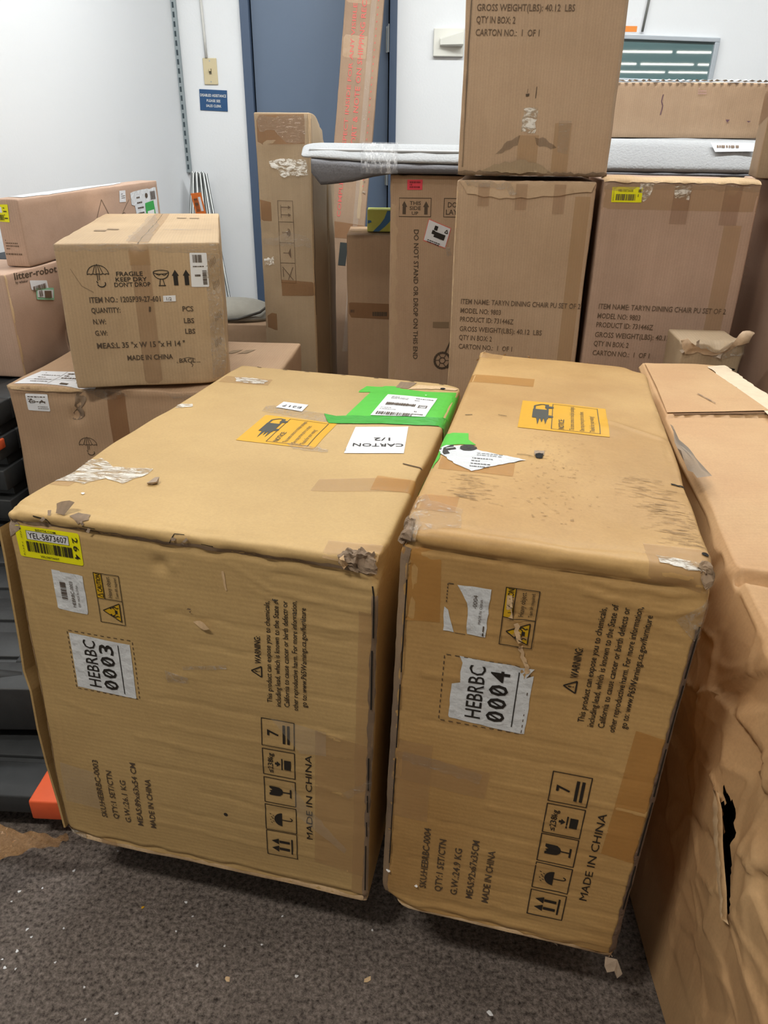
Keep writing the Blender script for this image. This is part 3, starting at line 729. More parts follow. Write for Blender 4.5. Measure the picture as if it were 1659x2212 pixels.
# tapes on the front
bx.sheet('clear_tape', 'F', [(.455, .07), (.535, .06), (.540, .33), (.458, .345)], TAPE_BR2, .0007, .012)
bx.sheet('clear_tape', 'F', rag_strip(.53, .02, .532, .56, .026, 3, .001, .03), TAPE_BR2, .0009, .012)
bx.sheet('tape_scrap', 'F', ragged([(.225, .405), (.262, .400), (.262, .388), (.228, .384)], .001, .008, 4), TAPE_MILK, .0011, .005)
bx.sheet('tape_scrap', 'F', rag_strip(.255, .415, .325, .432, .007, 6, .001, .01), TAPE_MILK, .0013, .005)
bx.sheet('tape_scrap', 'F', rag_strip(.505, .228, .545, .262, .012, 8, .002, .008), TAPE_STREAK, .0022, .005)
bx.sheet('tape_scrap', 'F', ragged([(.012, .09), (.075, .085), (.075, .17), (.015, .178)], .001, .02, 9), TAPE_CL, .0008, .01)
bx.sheet('tape_scrap', 'F', ragged([(.390, .352), (.43, .349), (.475, .345), (.475, .300), (.435, .296)], .001, .01, 19), TAPE_CL, .0018, .01)
bx.sheet('tape_scrap', 'F', ragged([(.418, .232), (.428, .165), (.505, .105), (.508, .115), (.445, .19)], .001, .01, 17), TAPE_CL, .0019, .008)
# torn spots on the front
bx.sheet('torn_patch', 'F', ragged([(.278, .500), (.296, .492), (.306, .497), (.290, .505)], .0015, .005, 4), KRAFT_IN, .0010, .004, lift=lambda u, v: max(0, (u - .28)) * .25)
crumple_flaps(bx, 'F', [(.275, .515), (.276, .520)], GREYTORN, 3, .006)
bx.sheet('torn_patch', 'F', rag_strip(.328, .590, .332, .560, .003, 4, .001, .004), KRAFT_IN, .0009, .004)
bx.sheet('torn_patch', 'F', ragged([(-.004, .628), (.018, .622), (.024, .612), (.010, .600), (.004, .596), (-.002, .600)], .001, .006, 6), GREYTORN, .0012, .005, label='grey peeled paper patch at the upper left corner')
# worn top front lip and broken flutes
bx.sheet('worn_edge', 'F', rag_strip(-.003, hA - .016, .547, hA - .018, .006, 12, .0015, .010), WORN, .0007, .006)
bx.sheet('peeled_flap', 'T', ragged([(.077, .016), (.082, .005), (.095, .004), (.103, .020), (.094, .022)], .0008, .006, 6), WORN, .0012, .004, lift=lambda u, v: max(0, v - .004) * .9)
bx.sheet('peeled_flap', 'T', ragged([(.103, .004), (.108, .018), (.128, .016), (.134, .002), (.12, -.006)], .0012, .006, 7), WORN, .0014, .004)
crumple_flaps(bx, 'T', [(.068, -.004), (.074, .0), (.128, -.006), (.136, -.010), (.265, -.008), (.272, -.014), (.281, -.006), (.12, -.014)], GREYTORN, 5, .008)
k = Ink()
for pts in ([(.05, -.004), (.072, -.006), (.074, -.013)], [(.126, -.008), (.145, -.010)], [(.13, -.014), (.15, -.016)], [(.255, -.016), (.262, -.002), (.276, -.001)], [(.30, -.012), (.318, -.012)]): k.line(pts, .0012, step=.004)
bx.print('split_lines', 'T', k, DARKVOID, .0011, kind='stuff')
k = Ink()
for u in (.045, .11, .165, .255, .335, .42, .49): k.line([(u, .862), (u + .012, .859)], .003, step=.004)
k.line([(.508, .338), (.548, .332)], .0028, step=.005); bx.print('surface_cuts', 'T', k, flat('cut_shadow', srgb(70, 52, 38), .9), .0012)
# top: green tape, labels, tapes
bx.sheet('green_tape', 'T', [(.3352, .7903), (.37, .796), (.375, .805), (.408, .812), (.412, .795), (.47, .788), (.551, .802), (.562, .79), (.562, .755), (.50, .748), (.44, .742), (.36, .745), (.3312, .7336), (.329, .745)], GREEN, .0008, .012)
bx.sheet('green_tape', 'T', [(.3562, .742), (.548, .772), (.564, .77), (.572, .60), (.560, .565), (.5368, .5638), (.45, .566), (.3467, .568)], GREEN, .0012, .012)
g3 = bx.sheet('green_tape', 'T', ragged([(.3027, .563), (.33, .556), (.36, .572), (.45, .585), (.575, .612), (.590, .58), (.57, .545), (.5359, .548), (.43, .536), (.3287, .5072)], .0015, .02, 3), GREENCLEAR, .0017, .01, label='green tape strip under wrinkled clear tape')
sp = bx.sheet('shipping_label', 'T', [(.3968, .7335), (.5055, .7375), (.5023, .5948), (.3938, .5807)], PAPER, .0024, .012, label='white shipping label on green tape')
k = Ink().barcode(.402, .589, .475, .607, True, 9, 30).greek(.41, .70, .45, .722, 3, 4, .25).greek(.462, .695, .500, .725, 2, 7, .2).greek(.403, .62, .44, .64, 2, 8, .2).greek(.475, .595, .497, .63, 2, 18, .25)
k.barcode(.408, .654, .470, .674, True, 12, 34).rect(.408, .661, .470, .667).frame(.478, .650, .494, .668, .002).greek(.480, .652, .492, .666, 3, 3, .5)
bx.print('printed_text', 'T', k, INK_SOFT, .0033, sp)
cl = bx.sheet('carton_label', 'T', [(.3836, .5018), (.4807, .5308), (.5007, .3827), (.4005, .3558)], PAPER, .0011, .012, label='white CARTON 1/2 label')
def basis(c, a, b):        # label axes for upside-down text
    return None
k = Ink(); o0 = (.4940, .4130); ex = (-.97, -.26); k.frame_at((.4905, .432), (-.965, -.262), (.19, -.98))
k.text('CARTON', (0, 0), (.0905, 0), .0165, .008); k.frame_at((.4610, .4570), (-.965, -.262), (.19, -.98)); k.text('1/2', (0, 0), (.030, 0), .0165, .008); k.frame_at((.4015, .365), (-.12, .6), (-.9, -.2)); k.text('Made in China', (0, 0), (.02, 0), .003); k.frame_at()
bx.print('printed_text', 'T', k, INK, .0019, cl)
bx.sheet('clear_tape', 'T', ragged([(.1778, .570), (.20, .582), (.25, .572), (.3088, .566), (.335, .545), (.3186, .5098), (.25, .521), (.1822, .5323)], .0015, .02, 4), TAPE_MILK, .0009, .01)
el = bx.sheet('slot_label', 'T', [(.2029, .6057), (.2569, .6035), (.2580, .5576), (.2007, .5644)], PAPER, .0018, .012, label='small white E217 label')
k = Ink().frame_at((.2500, .584), (-1, .02), (-.02, -1)).text('E217', (0, 0), (.040, 0), .0125, .004); k.frame_at(); bx.print('printed_text', 'T', k, INK, .0027, el)
notice_print(bx, .1990, .3610, .3445, .5110)
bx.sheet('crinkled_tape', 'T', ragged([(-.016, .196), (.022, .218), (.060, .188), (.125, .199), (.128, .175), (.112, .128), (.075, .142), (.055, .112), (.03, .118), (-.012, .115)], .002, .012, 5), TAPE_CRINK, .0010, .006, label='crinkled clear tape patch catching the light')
bx.sheet('packing_tape', 'T', [(-.019, .135), (.040, .148), (.038, .100), (-.019, .096)], TAPE_BR2, .0008, .012)
bx.sheet('packing_tape', 'T', [(.3934, .2341), (.5332, .2830), (.5383, .2208), (.3933, .1861)], TAPE_BR2, .0008, .012)
bx.sheet('packing_tape', 'T', [(.4785, .2744), (.5535, .2800), (.5548, .2197), (.4816, .2129)], TAPE_BR, .0013, .012)
bx.sheet('packing_tape', 'T', [(.010, .758), (.1227, .7608), (.1295, .7083), (.013, .7084)], TAPE_BR2, .0008, .012)
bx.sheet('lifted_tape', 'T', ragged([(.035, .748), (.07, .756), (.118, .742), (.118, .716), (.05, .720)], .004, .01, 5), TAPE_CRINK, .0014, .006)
bx.sheet('packing_tape', 'T', [(.4667, .035), (.5418, .0396), (.552, -.012), (.4694, -.006)], TAPE_BR2, .0009, .01)
bx.sheet('tape_scrap', 'T', ragged([(.29, .374), (.31, .378), (.37, .366), (.372, .352), (.31, .350)], .003, .01, 15), TAPE_MILK, .0009, .006)
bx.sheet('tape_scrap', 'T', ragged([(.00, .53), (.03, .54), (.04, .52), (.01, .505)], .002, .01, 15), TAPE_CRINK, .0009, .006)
bx.sheet('torn_patch', 'T', ragged([(.402, .850), (.44, .852), (.43, .80), (.40, .80)], .001, .01, 8), WORN, .0009, .008)
bx.sheet('torn_patch', 'T', ragged([(.428, .792), (.445, .835), (.50, .842), (.54, .834), (.535, .815), (.49, .815)], .002, .01, 8), KRAFT_IN, .0013, .008, label='torn pale patch of board at the back corner')
k = Ink().disc((.505, .822), .006, .007); bx.print('hole', 'T', k, DARKVOID, .0018)
# crushed right front corner, worn vertical edges
bx.crumple('crushed_corner', 'T', [(.490, .000), (.498, .014), (.515, .017), (.535, .014), (.545, .002), (.542, -.014), (.520, -.018), (.500, -.014)], GREYTORN2, .009, label='grey crushed and torn corner')
bx.crumple('crushed_corner', 'T', [(.494, -.006), (.500, .000), (.506, -.008), (.500, -.014)], KRAFT_IN, .012, seed=4)
bx.sheet('worn_edge', 'F', rag_strip(.541, .004, .541, .585, .010, 31, .0015, .012), WORN, .0012, .006)
k = Ink()
for a, b in ((.60, .52), (.50, .40), (.31, .245), (.235, .20), (.18, .15), (.13, .03)): k.line([(.5385, a), (.5395, b)], .0016)
bx.print('split_lines', 'F', k, DARKVOID, .0018, kind='stuff')
bx.sheet('worn_edge', 'F', rag_strip(-.001, .01, -.001, .60, .007, 32, .0012, .014), KRAFT_IN, .0009, .008)
bx.sheet('bottom_lip', 'F', rag_strip(.0, .006, .545, .007, .009, 33, .0015, .012), KRAFT_IN, .0012, .008)
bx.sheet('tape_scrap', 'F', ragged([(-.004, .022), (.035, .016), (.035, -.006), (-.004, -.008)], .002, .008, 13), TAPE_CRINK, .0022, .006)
bx.sheet('torn_patch', 'F', ragged([(.065, .018), (.095, .014), (.099, .004), (.075, -.004), (.068, .004)], .002, .006, 14), TAPE_BR2, .0030, .005)
# side flap that bows out on the left
V = []; F = []
vs = [(.60, .004, .000), (.55, .006, .006), (.48, .010, .010), (.40, .014, .016), (.34, .018, .018), (.30, .013, .018), (.22, .016, .022), (.14, .014, .026), (.06, .006, .022), (.0, .0, .012)]
for z, x, y in vs:
    for dx, dy in ((-x - .016, .012 + y * .3), (-x - .019, .011 + y * .3), (-.002, .30), (.0, .30)): V.append((dx, dy, z))
for i in range(len(vs) - 1):
    for a, b in ((0, 1), (1, 2), (0, 3), (2, 3)): F.append((i * 4 + a, i * 4 + b, i * 4 + 4 + b, i * 4 + 4 + a))
mesh_obj('side_flap', V, F, KRAFT_A, bx.root, False, label='side flap bowing out on the left')
# loose tape tail on the lower left corner
cs = [((.004, -.005, .010), (.004, -.005, -.004)), ((-.012, -.010, .008), (-.012, -.014, -.008)), ((-.05, -.012, .006), (-.05, -.030, -.014)), ((-.10, -.012, .002), (-.10, -.050, -.024)), ((-.15, -.008, .002), (-.15, -.066, -.034)), ((-.24, .0, .002), (-.24, -.07, -.040))]
V = []; F = []; nn_ = 5
fine = []
for i in range(len(cs) - 1):
    for t in np.linspace(0, 1, 9)[:-1]:
        fine.append([np.array(cs[i][s]) * (1 - t) + np.array(cs[i + 1][s]) * t for s in (0, 1)])
fine.append([np.array(cs[-1][0]), np.array(cs[-1][1])])
for i, (p, q) in enumerate(fine):
    for j in range(nn_ + 1):
        t = j / nn_; P = p * (1 - t) + q * t; V.append(P + np.array([0, 0, .003 * math.sin(i * 1.1 + j * 1.7) + .004 * math.sin(i * .5)]))
for i in range(len(fine) - 1):
    for j in range(nn_): F.append((i * (nn_ + 1) + j, i * (nn_ + 1) + j + 1, (i + 1) * (nn_ + 1) + j + 1, (i + 1) * (nn_ + 1) + j))
TAIL = tape('loose_brown_tape', srgb(164, 122, 74), .62, .12, .7, white=.85, wscale=(50, 50, 50), thr=(.60, .68), wcol=srgb(226, 214, 196))
mesh_obj('loose_tape', V, F, TAIL, bx.root, True, label='loose brown tape tail')
mesh_obj('loose_tape', [(-.100, -.050, -.026), (-.165, -.066, -.034), (-.156, -.080, -.046), (-.146, -.094, -.056), (-.128, -.080, -.046)], [(0, 1, 2, 3, 4)], TAIL, bx.root)
# crumbs lying on top of the carton
def chip(name, label, P, s, mat, cat='debris', seed=0, grp=None, flatn=.4):
    r = random.Random(seed); V = [(r.uniform(-1, 1) * s, r.uniform(-1, 1) * s, r.uniform(0, 1) * s * flatn) for _ in range(10)] + [(s * .8, 0, 0), (-s * .8, s * .2, 0), (0, s * .7, 0), (0, -s * .7, 0)]
    import bmesh
    bm = bmesh.new(); [bm.verts.new(v) for v in V]; bmesh.ops.convex_hull(bm, input=bm.verts); loose = [v for v in bm.verts if not v.link_faces]; bmesh.ops.delete(bm, geom=loose, context='VERTS')
    me = bpy.data.meshes.new(name); bm.to_mesh(me); bm.free(); me.materials.append(mat)
    o = bpy.data.objects.new(name, me); C.objects.link(o); o.location = P; return tag(o, label, cat, grp)
def world_at(bx, face, u, v, off=.001):
    return Matrix.LocRotScale(bx.root.location, bx.root.rotation_euler, None) @ Vector(bx.at(face, np.array([u]), np.array([v]), off)[0])
chip('paper_crumb', 'brown crumpled paper crumb lying on top of the front left carton', world_at(A_, 'T', .155, .143), .010, GREYTORN, seed=4, flatn=.9)
chip('foam_crumb', 'tiny pale crumb near the front left corner on top of the left carton', world_at(A_, 'T', .075, .080), .003, PAPER, seed=5)
chip('foam_crumb', 'tiny white crumb on the green tape of the left carton', world_at(A_, 'T', .478, .752, .003), .0025, PAPER, seed=6)

# ================================================================== carton B: narrower kraft carton, front right
hB = .667; wB = .357
crB = [('F', [(.0, hB - .020), (.08, hB - .022), (.20, hB - .030), (.36, hB - .026)], .003, -.0050), ('F', [(.0, hB - .009), (.357, hB - .014)], .007, .003),
       ('F', [(.22, hB - .050), (.30, hB - .060), (.357, hB - .054)], .003, .0026), ('F', [(.19, hB - .036), (.27, hB - .046), (.357, hB - .040)], .003, -.002),
       ('F', [(.0, .012), (.357, .010)], .003, -.0045), ('F', [(.02, .022), (.357, .024)], .004, .002), ('F', [(.10, .036), (.357, .044)], .003, -.0016), ('F', [(.16, .055), (.357, .062)], .003, .0015),
       ('F', [(.013, .03), (.014, .35), (.013, .62)], .0022, -.0030), ('F', [(.006, .03), (.007, .62)], .002, .0014),
       ('T', [(.05, .022), (.20, .018), (.357, .035)], .003, -.002), ('T', [(.35, .05), (.345, .3), (.352, .6)], .004, -.0016), ('T', [(.26, .50), (.34, .44)], .006, .0026)]
r_ = random.Random(9)
for v in (.575, .545, .505, .46, .385, .35, .30, .25, .205, .165, .12, .09):
    u0 = r_.uniform(.02, .16); crB.append(('F', [(u0, v + r_.uniform(-.004, .004)), (u0 + .10, v), (min(.35, u0 + .25), v + r_.uniform(-.008, .004))], .0035, r_.choice((-.0012, .0014))))
crB += [('F', [(.26, .405), (.28, .38), (.31, .36)], .002, .0012), ('F', [(.28, .60), (.345, .575)], .003, .0018), ('F', [(.1395, .595), (.145, .56), (.150, .545), (.158, .52), (.162, .50), (.172, .48)], .0022, .0030)]
B_ = Carton('narrower tan carton at the front right marked HEBRBC 0004', (.021, .784, .832), (-.216, -.011, .029), (wB, .906, hB), KRAFT_B,
            res=.0045, r=.009, amp=.0022, seed=21, creases=crB, dents=[('T', (.15, .30), .012, -.004), ('T', (.26, .46), .03, .003), ('T', (.357, .25), .05, -.003), ('F', (0, .0), .03, -.004)],
            crush=[((wB, 0, hB), .028, (-.008, .005, -.006), .005), ((0, 0, hB), .025, (.004, .003, -.005), .005), ((0, 0, 0), .024, (.012, .004, .012), .002), ((wB, .906, hB), .03, (-.01, -.01, -.012), .002), ((0, .906, hB), .03, (.0, -.01, .006), .004)])
bx = B_
lab = bx.sheet('barcode_label', 'F', ragged([(.0725, .6035), (.090, .6045), (.1134, .6040), (.1127, .5333), (.0900, .5345), (.0885, .545), (.0885, .562), (.0860, .580), (.0790, .593)], .0007, .007, 3), PAPER_CR, .0009, .006, label='half torn small white label')
k = Ink(); rot_frame(k, .0985, 0); k.text('-0004', (.5730, 0), (.5930, 0), .0055); rot_frame(k, .1050, 0); k.text('MADE IN CHINA', (.5520, 0), (.5880, 0), .0033); k.frame_at(); k.greek(.1065, .535, .112, .60, 1, 3, .3, True)
bx.print('printed_text', 'F', k, INK_SOFT, .0018, lab)
bx.sheet('label_remnant', 'F', ragged([(.0590, .5700), (.0640, .5660), (.0695, .548), (.0735, .5340), (.0600, .5345)], .0007, .006, 4), PAPER_CR, .0009, .006)
k = Ink(); k.line([(.0605, .575), (.0605, .600)], .0012, step=.003); 
kk = Ink()
for i in range(6): kk.line([(.0610, .577 + i * .0048), (.0610, .5798 + i * .0048)], .0012)
kk.line([(.0615, .604), (.068, .604)], .0012); kk.line([(.075, .5335), (.088, .5332)], .0008)
dashed(kk, .0648, .3925, .1735, .4990); bx.print('dashed_outline', 'F', kk, INK_SOFT, .0009)
caution_print(bx, .1305, .1698, .5276, .5682, .6105)
bx.sheet('torn_patch', 'F', rag_strip(.1355, .600, .140, .568, .006, 41, .0022, .006), KRAFT_IN, .0016, .004)
bx.sheet('torn_patch', 'F', rag_strip(.147, .562, .156, .535, .005, 42, .0022, .005), KRAFT_IN, .0018, .004)
bx.sheet('torn_patch', 'F', rag_strip(.157, .530, .170, .490, .005, 43, .0022, .005), KRAFT_IN, .0016, .004)
crumple_flaps(bx, 'F', [(.138, .59), (.150, .55), (.158, .525), (.164, .505), (.168, .495)], KRAFT_IN, 6, .007)
hebrbc_label(bx, ragged([(.0838, .5000), (.1780, .4975), (.1735, .4900), (.1690, .4830), (.1782, .4870), (.1775, .3935), (.170, .3925), (.0785, .3990), (.0770, .4020), (.0775, .4550), (.0880, .4590), (.0868, .475), (.0885, .490)], .0006, .008, 4), '0004', .1185, .4060, .4900, .1490, .1600)
k = Ink(); sku_block(k, [('SKU:HEBRBC-0004', .0690, .0605, .1890), ('QTY:1 SET/CTN', .0925, .0600, .1722), ('G.W.:24.9 KG', .1165, .0600, .1605), ('MEAS:92x67x35CM', .1400, .0600, .1838), ('MADE IN CHINA', .1640, .0595, .1706)])
bx.print('printed_text', 'F', k, INK_SOFT, .0011)
k = Ink(); warning_block(k, [.2310, .2480, .2605, .2735, .2870, .3000], 0, 0, [.4715, (.4290, .6020), (.4245, .6080), (.4257, .6060), (.4215, .6104), (.4300, .6000)])
bx.print('warning_print', 'F', k, INK, .0011)
k = Ink(); icon_column(k, .2730, [(.0590, .1105), (.1158, .1682), (.1722, .2255), (.2288, .2830), (.2880, .3410)]); rot_frame(k, .3010, 0); k.text('MADE IN CHINA', (.1100, 0), (.2835, 0), .0110); k.frame_at()
bx.print('handling_symbols', 'F', k, INK, .0011)
# front tapes
bx.sheet('packing_tape', 'F', [(.305, .21), (.366, .20), (.366, .42), (.312, .43)], TAPE_BR, .0007, .012)
bx.sheet('packing_tape', 'F', [(-.004, .54), (.055, .545), (.050, .645), (-.004, .648)], TAPE_BR, .0007, .012)
bx.sheet('packing_tape', 'F', [(.012, .20), (.062, .20), (.060, .345), (.012, .345)], TAPE_BR2, .0007, .012)
bx.sheet('packing_tape', 'F', rag_strip(.008, .30, .14, .292, .05, 51, .001, .03), TAPE_BR2, .0009, .012)
bx.sheet('clear_tape', 'F', rag_strip(.02, .318, .13, .302, .018, 52, .002, .01), TAPE_STREAK, .0011, .006)
bx.sheet('clear_tape', 'F', ragged([(.325, .600), (.358, .632), (.366, .60), (.366, .572), (.350, .575)], .001, .01, 53), TAPE_MILK, .0022, .006, label='peeling clear tape at the right corner')
# worn vertical edges
bx.sheet('worn_edge', 'F', rag_strip(.0035, .03, .0030, .645, .014, 61, .0016, .012), WORN, .0009, .006, label='grey worn strip down the left edge')
bx.sheet('worn_edge', 'F', rag_strip(.3540, .012, .3535, .590, .010, 62, .0015, .012), flat('frayed_dark_edge', srgb(112, 92, 78), .8, noise=.35, bump=.8, scale=70), .0014, .006, label='dark frayed right edge')
k = Ink()
for a, b in ((.595, .52), (.51, .42), (.41, .33), (.32, .22), (.20, .11)): k.line([(.3525, a), (.3520, b)], .0022)
for a, b in ((.60, .46), (.44, .33), (.31, .10)): k.line([(.0105, a), (.0108, b)], .0014)
bx.print('split_lines', 'F', k, DARKVOID, .0021, kind='stuff')
bx.sheet('bottom_lip', 'F', rag_strip(.02, .005, .357, .005, .008, 63, .0015, .012), KRAFT_IN, .0012, .008)
crumple_flaps(bx, 'F', [(.352, .004), (.358, -.002), (.31, .0), (.318, -.002), (.20, .0), (.27, .0)], GREYTORN, 16, .010)
# torn tail under the lower right corner
mesh_obj('torn_tail', [(.345, -.002, .004), (.362, -.004, .006), (.372, -.012, -.012), (.366, -.014, -.022), (.360, -.012, -.010), (.350, -.014, -.014), (.345, -.010, -.006)], [(0, 1, 2, 3, 4, 5, 6)], GREYTORN, bx.root)
# top
notice_print(bx, .1115, .4165, .2595, .5735)
bx.sheet('packing_tape', 'T', [(-.004, .718), (.1272, .7261), (.1268, .6708), (-.004, .6600)], TAPE_BR, .0008, .012)
bx.sheet('packing_tape', 'T', [(.005, .902), (.05, .904), (.05, .86), (.005, .862)], TAPE_BR2, .0008, .012)
bx.sheet('green_tape', 'T', [(.000, .355), (.0366, .3623), (.040, .335), (.0540, .3147), (.030, .31), (.0021, .2950), (-.010, .29), (-.012, .33)], GREEN, .0008, .01)
bx.sheet('green_tape', 'T', ragged([(-.014, .29), (.004, .298), (.008, .245), (.004, .205), (-.014, .20)], .001, .012, 9), GREEN, .0010, .01)
bx.sheet('green_tape', 'T', ragged([(-.030, .175), (-.006, .18), (-.008, .12), (-.035, .11)], .001, .012, 10), GREENCLEAR, .0010, .01)
fe = bx.sheet('torn_label', 'T', ragged([(-.002, .285), (.010, .298), (.0386, .3039), (.060, .292), (.085, .283), (.110, .276), (.1333, .2700), (.110, .250), (.085, .228), (.0597, .2017), (.035, .223), (.006, .262)], .0016, .006, 9), PAPER_CR, .0014, .006, label='torn white label with bold letters')
k = Ink().frame_at((.012, .262), (.80, .60), (-.42, .90)).text('F', (-.002, -.002), (.024, -.002), .030, .04).text('e', (.030, -.002), (.058, -.002), .034, .04); k.frame_at(); k.greek(.055, .215, .085, .26, 4, 4, .2).greek(.06, .265, .10, .28, 2, 4, .2)
bx.print('printed_text', 'T', k, INK, .0022, fe)
bx.sheet('packing_tape', 'T', [(.010, .250), (.118, .250), (.118, .200), (.012, .200)], TAPE_BR, .0009, .012)
bx.sheet('packing_tape', 'T', [(-.004, .105), (.055, .105), (.056, .060), (-.004, .056)], TAPE_BR, .0008, .012)
bx.sheet('crinkled_tape', 'T', ragged([(-.006, .082), (.012, .105), (.020, .085), (.064, .070), (.068, .020), (.040, .008), (-.002, -.004), (-.012, .03)], .002, .01, 11), TAPE_STREAK, .0014, .005, label='crinkled clear tape on the front left corner')
bx.sheet('crinkled_tape', 'T', ragged([(-.012, .03), (.010, .040), (.022, .012), (.016, -.012), (-.006, -.022), (-.016, .004)], .002, .008, 12), TAPE_MILK, .0028, .004)
bx.sheet('packing_tape', 'T', [(.280, .048), (.362, .052), (.366, -.03), (.285, -.022)], TAPE_BR2, .0008, .01)
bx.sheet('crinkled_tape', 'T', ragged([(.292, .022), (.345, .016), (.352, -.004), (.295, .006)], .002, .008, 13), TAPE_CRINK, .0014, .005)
bx.crumple('crushed_corner', 'T', [(.338, .004), (.346, .016), (.362, .018), (.366, -.012), (.350, -.020)], WORN, .007, seed=14)
bx.crumple('crushed_corner', 'T', [(-.020, .012), (-.004, .036), (.010, .024), (.012, -.004), (.002, -.020), (-.018, -.014)], WORN, .006, seed=15)
crumple_flaps(bx, 'T', [(-.002, .885), (.005, .898), (.05, .905), (.11, .903), (.12, .906), (-.006, .87), (.24, .905)], KRAFT_IN, 15, .010)
k = Ink().poly([(.145, .310), (.157, .312), (.156, .292), (.150, .288), (.146, .296)]).disc((.3495, .040), .0042, .0040).line([(.335, .2475), (.350, .2490), (.362, .2445)], .0040, step=.005).line([(.118, .292), (.145, .296), (.162, .288)], .0012, step=.006).line([(.020, .452), (.032, .456)], .0022).line([(.075, .470), (.090, .468)], .0016)
bx.print('surface_cuts', 'T', k, DARKVOID, .0012)
bx.sheet('peeled_flap', 'T', [(.143, .316), (.158, .318), (.158, .305), (.144, .303)], GREYTORN, .0016, .005)
# dirt streaks pressed in along the flutes
k = Ink(); rr = random.Random(77)
for _ in range(260):
    v = rr.uniform(.055, .255); c = .325 - (v - .06) * .18; u = rr.gauss(c, .018)
    if u > .352: continue
    k.line([(u, v + 0.0), (u + rr.uniform(.004, .016), v - .0004)], .0006)
for _ in range(150):
    v = rr.uniform(.10, .19); u = rr.gauss(.060, .014); k.line([(u, v), (u + rr.uniform(.003, .012), v)], .0006)
for _ in range(170):
    v = rr.uniform(.07, .40); u = rr.gauss(.18, .035); k.line([(u, v), (u + rr.uniform(.001, .005), v)], .0008)
bx.print('dirt_streaks', 'T', k, flat('dirt_mark', srgb(146, 118, 82), .8), .0009, kind='stuff')

# ================================================================== carton C: square-faced FRAGILE carton on the left
C_ = Carton('small brown carton printed FRAGILE KEEP DRY sitting on another carton at the left', (-.776, 1.82, 1.029), (.202, -.006, .003), (.379, .908, .346), KRAFT_C,
            res=.012, r=.005, amp=.0018, seed=31, creases=[('T', [(.19, .0), (.19, .9)], .004, -.0022), ('F', [(.02, .0), (.03, .30)], .004, .001), ('F', [(.05, .06), (.36, .035)], .005, .0012), ('F', [(.345, .02), (.352, .30)], .004, -.0018), ('F', [(.32, .20), (.37, .12)], .005, .0018)],
            dents=[('F', (.37, .25), .03, -.006), ('F', (.365, .12), .03, -.006)], crush=[((.379, 0, 0), .04, (-.01, .008, .004), .003)])
bx = C_
TAPE_CF = tape('faint_brown_tape', srgb(150, 104, 70), .22, .3, .2)
k = Ink().frame_at((.0640, .2470)); m_umbrella(k, .053, True); k.frame_at()
k.text('FRAGILE', (.1320, .2715), (.1930, .2715), .0105, .008).text('KEEP DRY', (.1290, .2590), (.2010, .2590), .0100, .008).text("DON'T DROP", (.1245, .2465), (.2080, .2465), .0105, .008)
# goblet with a crack
k.arc((.2355, .2790), .0180, .0045, 0, 2 * PI, .0018, 20).arc((.2355, .2790), .0180, .0165, PI, 2 * PI, .0020, 14).line([(.2325, .2640), (.2300, .2490)], .0018).line([(.2385, .2640), (.2410, .2490)], .0018).line([(.2270, .2475), (.2440, .2475)], .0022).line([(.224, .2745), (.231, .272), (.236, .275), (.242, .271), (.248, .274)], .0014)
for cx in (.2685, .2945):
    k.poly([(cx - .0085, .2700), (cx + .0085, .2700), (cx, .2840)]); k.poly([(cx - .0052, .2475), (cx + .0052, .2475), (cx + .0052, .2705), (cx - .0052, .2705)])
bx.print('handling_symbols', 'F', k, INK, .0012)
k = Ink()
for t, a, b, v, h in (('ITEM NO.: 1205P39-27-601', .0625, .2275, .2110, .0120), ('QUANTITY:', .0627, .1300, .1865, .0115), ('1', .1965, .2010, .1865, .0115), ('PCS', .2770, .3030, .1850, .0115), ('N.W:', .0630, .0925, .1595, .0115), ('LBS', .2775, .3025, .1560, .0115),
                      ('G.W:', .0632, .0920, .1318, .0115), ('LBS', .2780, .3025, .1295, .0115), ('MEAS:L 35 "x W 15 "x H 14 "', .0632, .2745, .1000, .0125), ('MADE IN CHINA', .1310, .2415, .0680, .0115)):
    k.text(t, (a, v), (b, v - .0005), h * 1.12, .018 if len(t) > 1 else .01)
k.text('BACL', (.2560, .0570), (.2960, .0560), .0110, .01).text('c', (.2490, .0560), (.2535, .0560), .0050).text('us', (.2990, .0555), (.3080, .0555), .0045).arc((.2790, .0600), .0190, .0090, .15 * PI, .85 * PI, .0012).line([(.287, .062), (.284, .054), (.289, .051), (.286, .045)], .0016)
bx.print('printed_text', 'F', k, INK_SOFT, .0012)
s_ = bx.sheet('shipping_label', 'F', rquad([(.3068, .3226), (.3470, .3221), (.3465, .2422), (.3045, .2430)], .002), PAPER, .0012, .01, label='white barcode label')
k = Ink().barcode(.3130, .3000, .3350, .3180, True, 5, 20).greek(.312, .288, .340, .294, 1, 4, .4).greek(.315, .266, .328, .274, 1, 6, .6).barcode(.3330, .2480, .3430, .2820, False, 6, 22)
bx.print('printed_text', 'F', k, INK_SOFT, .0020, s_)
s_ = bx.sheet('slot_label', 'F', [(.2343, .2236), (.2640, .2241), (.2636, .2098), (.2338, .2093)], PAPER, .0014, .01, label='tiny white 1/2 label')
bx.print('printed_text', 'F', Ink().text('1/2', (.2420, .2125), (.2540, .2125), .0080), INK_SOFT, .0022, s_)
bx.sheet('packing_tape', 'F', [(.1660, -.003), (.2100, -.003), (.2125, .352), (.1690, .352)], TAPE_CF, .0007, .02)
bx.sheet('packing_tape', 'T', [(.166, -.05), (.214, -.05), (.214, .905), (.166, .905)], TAPE_BR2, .0008, .03)
bx.sheet('lifted_tape', 'T', ragged([(.161, .03), (.213, .02), (.205, .50), (.17, .86), (.15, .80)], .004, .03, 4), TAPE_MILK, .0013, .02)
